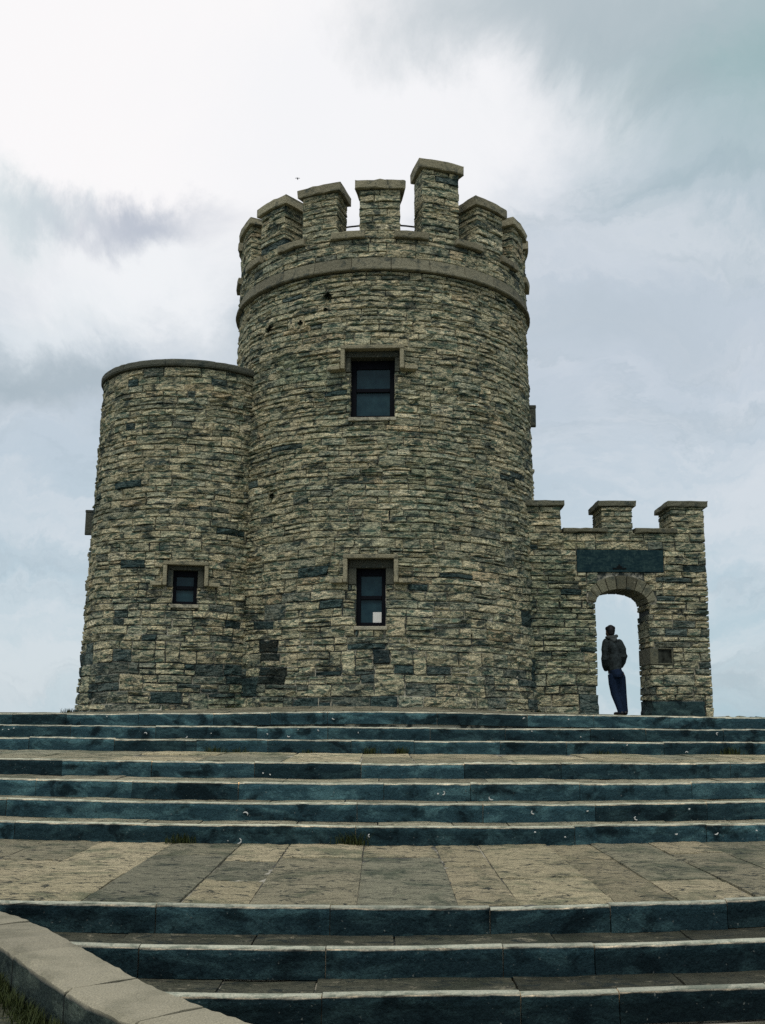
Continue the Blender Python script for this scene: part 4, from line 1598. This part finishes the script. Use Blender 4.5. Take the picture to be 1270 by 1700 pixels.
# facing away and to the left: chest towards (-.45, .9)
# body (skin): head, neck, torso, arms and legs as one continuous form inside the clothes
hd = pp(472, 305, .02)
body = [ellipsoid((hd[0], hd[1], hd[2]), (.078, .094, .112), 16, 12),
        ellipsoid((hd[0] - .030, hd[1] + .052, hd[2] - .045), (.050, .055, .062), 12, 8),
        ellipsoid((hd[0] - .052, hd[1] + .095, hd[2] - .016), (.013, .022, .022), 8, 6),
        ellipsoid((hd[0] + .076, hd[1] + .0, hd[2] - .012), (.012, .022, .034), 8, 6),
        ellipsoid((hd[0] - .078, hd[1] - .01, hd[2] - .012), (.012, .022, .034), 8, 6),
        tube([pp(478, 345, .02), pp(484, 430, .0)], [.055, .062], 10),
        tube([pp(490, 430), pp(505, 560), pp(520, 740), pp(540, 900), pp(545, 960)], [(.10, .05), (.12, .07), (.11, .07), (.11, .075), (.10, .07)], 14),
        tube([pp(400, 470), pp(372, 640, .02), pp(385, 800, .10), pp(465, 885, .16)], [.05, .045, .036, .03], 10),
        tube([pp(590, 480), pp(645, 640, -.01), pp(640, 740, .05), pp(592, 850, .12)], [.04, .036, .03, .026], 10),
        tube([pp(490, 950), pp(492, 1100, .01), pp(513, 1250, .02), pp(565, 1420), pp(594, 1530, .0)], [.075, .06, .048, .042, .035], 10),
        tube([pp(612, 950), pp(624, 1100, .04), pp(640, 1250, .06), pp(654, 1420, .07), pp(664, 1530, .08)], [.065, .050, .040, .034, .03], 10)]
for (hx, hz2, hy, sg) in ((470, 900, .17, 1), (585, 850, .12, -1)):
    c0 = pp(hx, hz2, hy)
    body.append(ellipsoid(c0, (.04, .025, .05), 10, 7))
    for q in range(4):
        body.append(tube([(c0[0] + (q - 1.5) * .019, c0[1] + .006, c0[2] - .03), (c0[0] + (q - 1.5) * .02, c0[1] + .016, c0[2] - .065), (c0[0] + (q - 1.5) * .02, c0[1] + .004, c0[2] - (.092, .10, .097, .085)[q])], [.0085, .008, .007], 7))
    body.append(tube([(c0[0] + sg * .035, c0[1], c0[2] + .01), (c0[0] + sg * .058, c0[1] + .012, c0[2] - .03)], [.011, .009], 7))
blobby('body', body, M_SKIN, person, .009, 2)
hair = [ellipsoid((hd[0] + .006, hd[1] - .014, hd[2] + .018), (.088, .098, .106), 16, 12),
        ellipsoid((hd[0] + .010, hd[1] - .052, hd[2] - .035), (.070, .052, .062), 12, 8),
        ellipsoid((hd[0] + .055, hd[1] - .03, hd[2] + .055), (.042, .05, .045), 10, 8),
        ellipsoid((hd[0] - .055, hd[1] + .0, hd[2] + .045), (.042, .06, .048), 10, 8)]
blobby('hair', hair, M_HAIR, person, .010, 3)
jk = [tube([pp(480, 425, .0), pp(488, 455), pp(505, 560, -.01), pp(515, 700, -.01), pp(520, 830), pp(525, 905)],
           [(.080, .075), (.138, .090), (.168, .118), (.160, .122), (.158, .125), (.148, .118)], 18),
      ellipsoid(pp(405, 480), (.075, .075, .085), 12, 8), ellipsoid(pp(597, 490), (.075, .075, .085), 12, 8),
      tube([pp(405, 470), pp(378, 600, -.01), pp(372, 720, .01), pp(390, 830, .10), pp(420, 890, .17)], [.078, .074, .070, .060, .050], 12),
      tube([pp(595, 480), pp(645, 590, -.02), pp(665, 680, -.01), pp(655, 770, .07), pp(630, 840, .14)], [.078, .074, .070, .060, .050], 12)]
blobby('jacket', jk, M_JACKET, person, .013, 5)
hood = [tube([pp(412, 400, .05), pp(430, 405, -.06), pp(490, 405, -.115), pp(550, 385, -.075), pp(568, 372, .04)], [.028, .036, .042, .036, .026], 10),
        tube([pp(455, 425, -.10), pp(500, 460, -.135), pp(545, 430, -.105)], [.03, .04, .03], 10)]
blobby('hood', hood, M_HOODLIN, person, .011, 4)
jn = [tube([pp(520, 880), pp(545, 960), pp(550, 1010)], [(.150, .120), (.166, .125), (.150, .11)], 16),
      tube([pp(486, 960), pp(490, 1100, .01), pp(512, 1250, .02), pp(565, 1420, .0), pp(600, 1545, -.01)], [(.100, .105), (.086, .095), (.072, .082), (.062, .072), (.058, .068)], 12),
      tube([pp(590, 925), pp(608, 1010, .02), pp(626, 1110, .04), pp(642, 1250, .06), pp(655, 1420, .07), pp(666, 1535, .08)], [(.070, .08), (.092, .10), (.076, .09), (.060, .08), (.052, .07), (.050, .066)], 12)]
blobby('jeans', jn, M_JEANS, person, .012, 4)
for (fx, fy, dx) in ((598, .0, -.11), (664, .08, -.04)):
    b0 = pp(fx, 1560, fy)
    sh = [ellipsoid((b0[0], b0[1] - .02, PZ + .045), (.05, .06, .045), 12, 8), ellipsoid((b0[0] + dx * .75, b0[1] + .10, PZ + .032), (.05, .095, .034), 12, 8),
          ellipsoid((b0[0] + dx * .4, b0[1] + .04, PZ + .036), (.052, .09, .037), 12, 8)]
    blobby('shoe', sh, M_SHOE, person, .010, 2)

# ------------------------------------------------------------------ a distant bird
bd = pxdir(494, 296.5) * 125
bird = Acc()
v, f = ellipsoid((0, 0, 0), (.06, .17, .055), 10, 7); bird.add(v, f)
v, f = ellipsoid((-.01, -.18, .025), (.036, .05, .036), 8, 6); bird.add(v, f)
v, f = tube([(-.012, -.22, .022), (-.016, -.265, .014)], [.012, .003], 6); bird.add(v, f)
for sg in (-1, 1):
    V = [(0, -.06, .03), (sg * .13, -.10, .055), (sg * .27, -.05, .035), (sg * .27, .02, .033), (sg * .13, .02, .05), (0, .09, .03)]
    V2 = [(x, y, z - .012) for (x, y, z) in V]
    bird.add(V + V2, [tuple(range(6)) if sg > 0 else tuple(range(6))[::-1], tuple(range(6, 12))[::-1] if sg > 0 else tuple(range(6, 12))] + [(i, (i + 1) % 6, 6 + (i + 1) % 6, 6 + i) for i in range(6)])
bird.add([(-.03, .14, .0), (.03, .14, .0), (.055, .27, .0), (-.055, .27, .0), (-.03, .14, -.01), (.03, .14, -.01), (.055, .27, -.01), (-.055, .27, -.01)], [(0, 1, 2, 3), (7, 6, 5, 4), (0, 4, 5, 1), (1, 5, 6, 2), (2, 6, 7, 3), (3, 7, 4, 0)])
bo = mesh_obj('bird', np.concatenate(bird.v) + np.array(bd), bird.f, M_FEATHER, None, origin=tuple(bd))
tag(bo, 'small dark bird gliding high in the sky left of the battlements', 'bird')
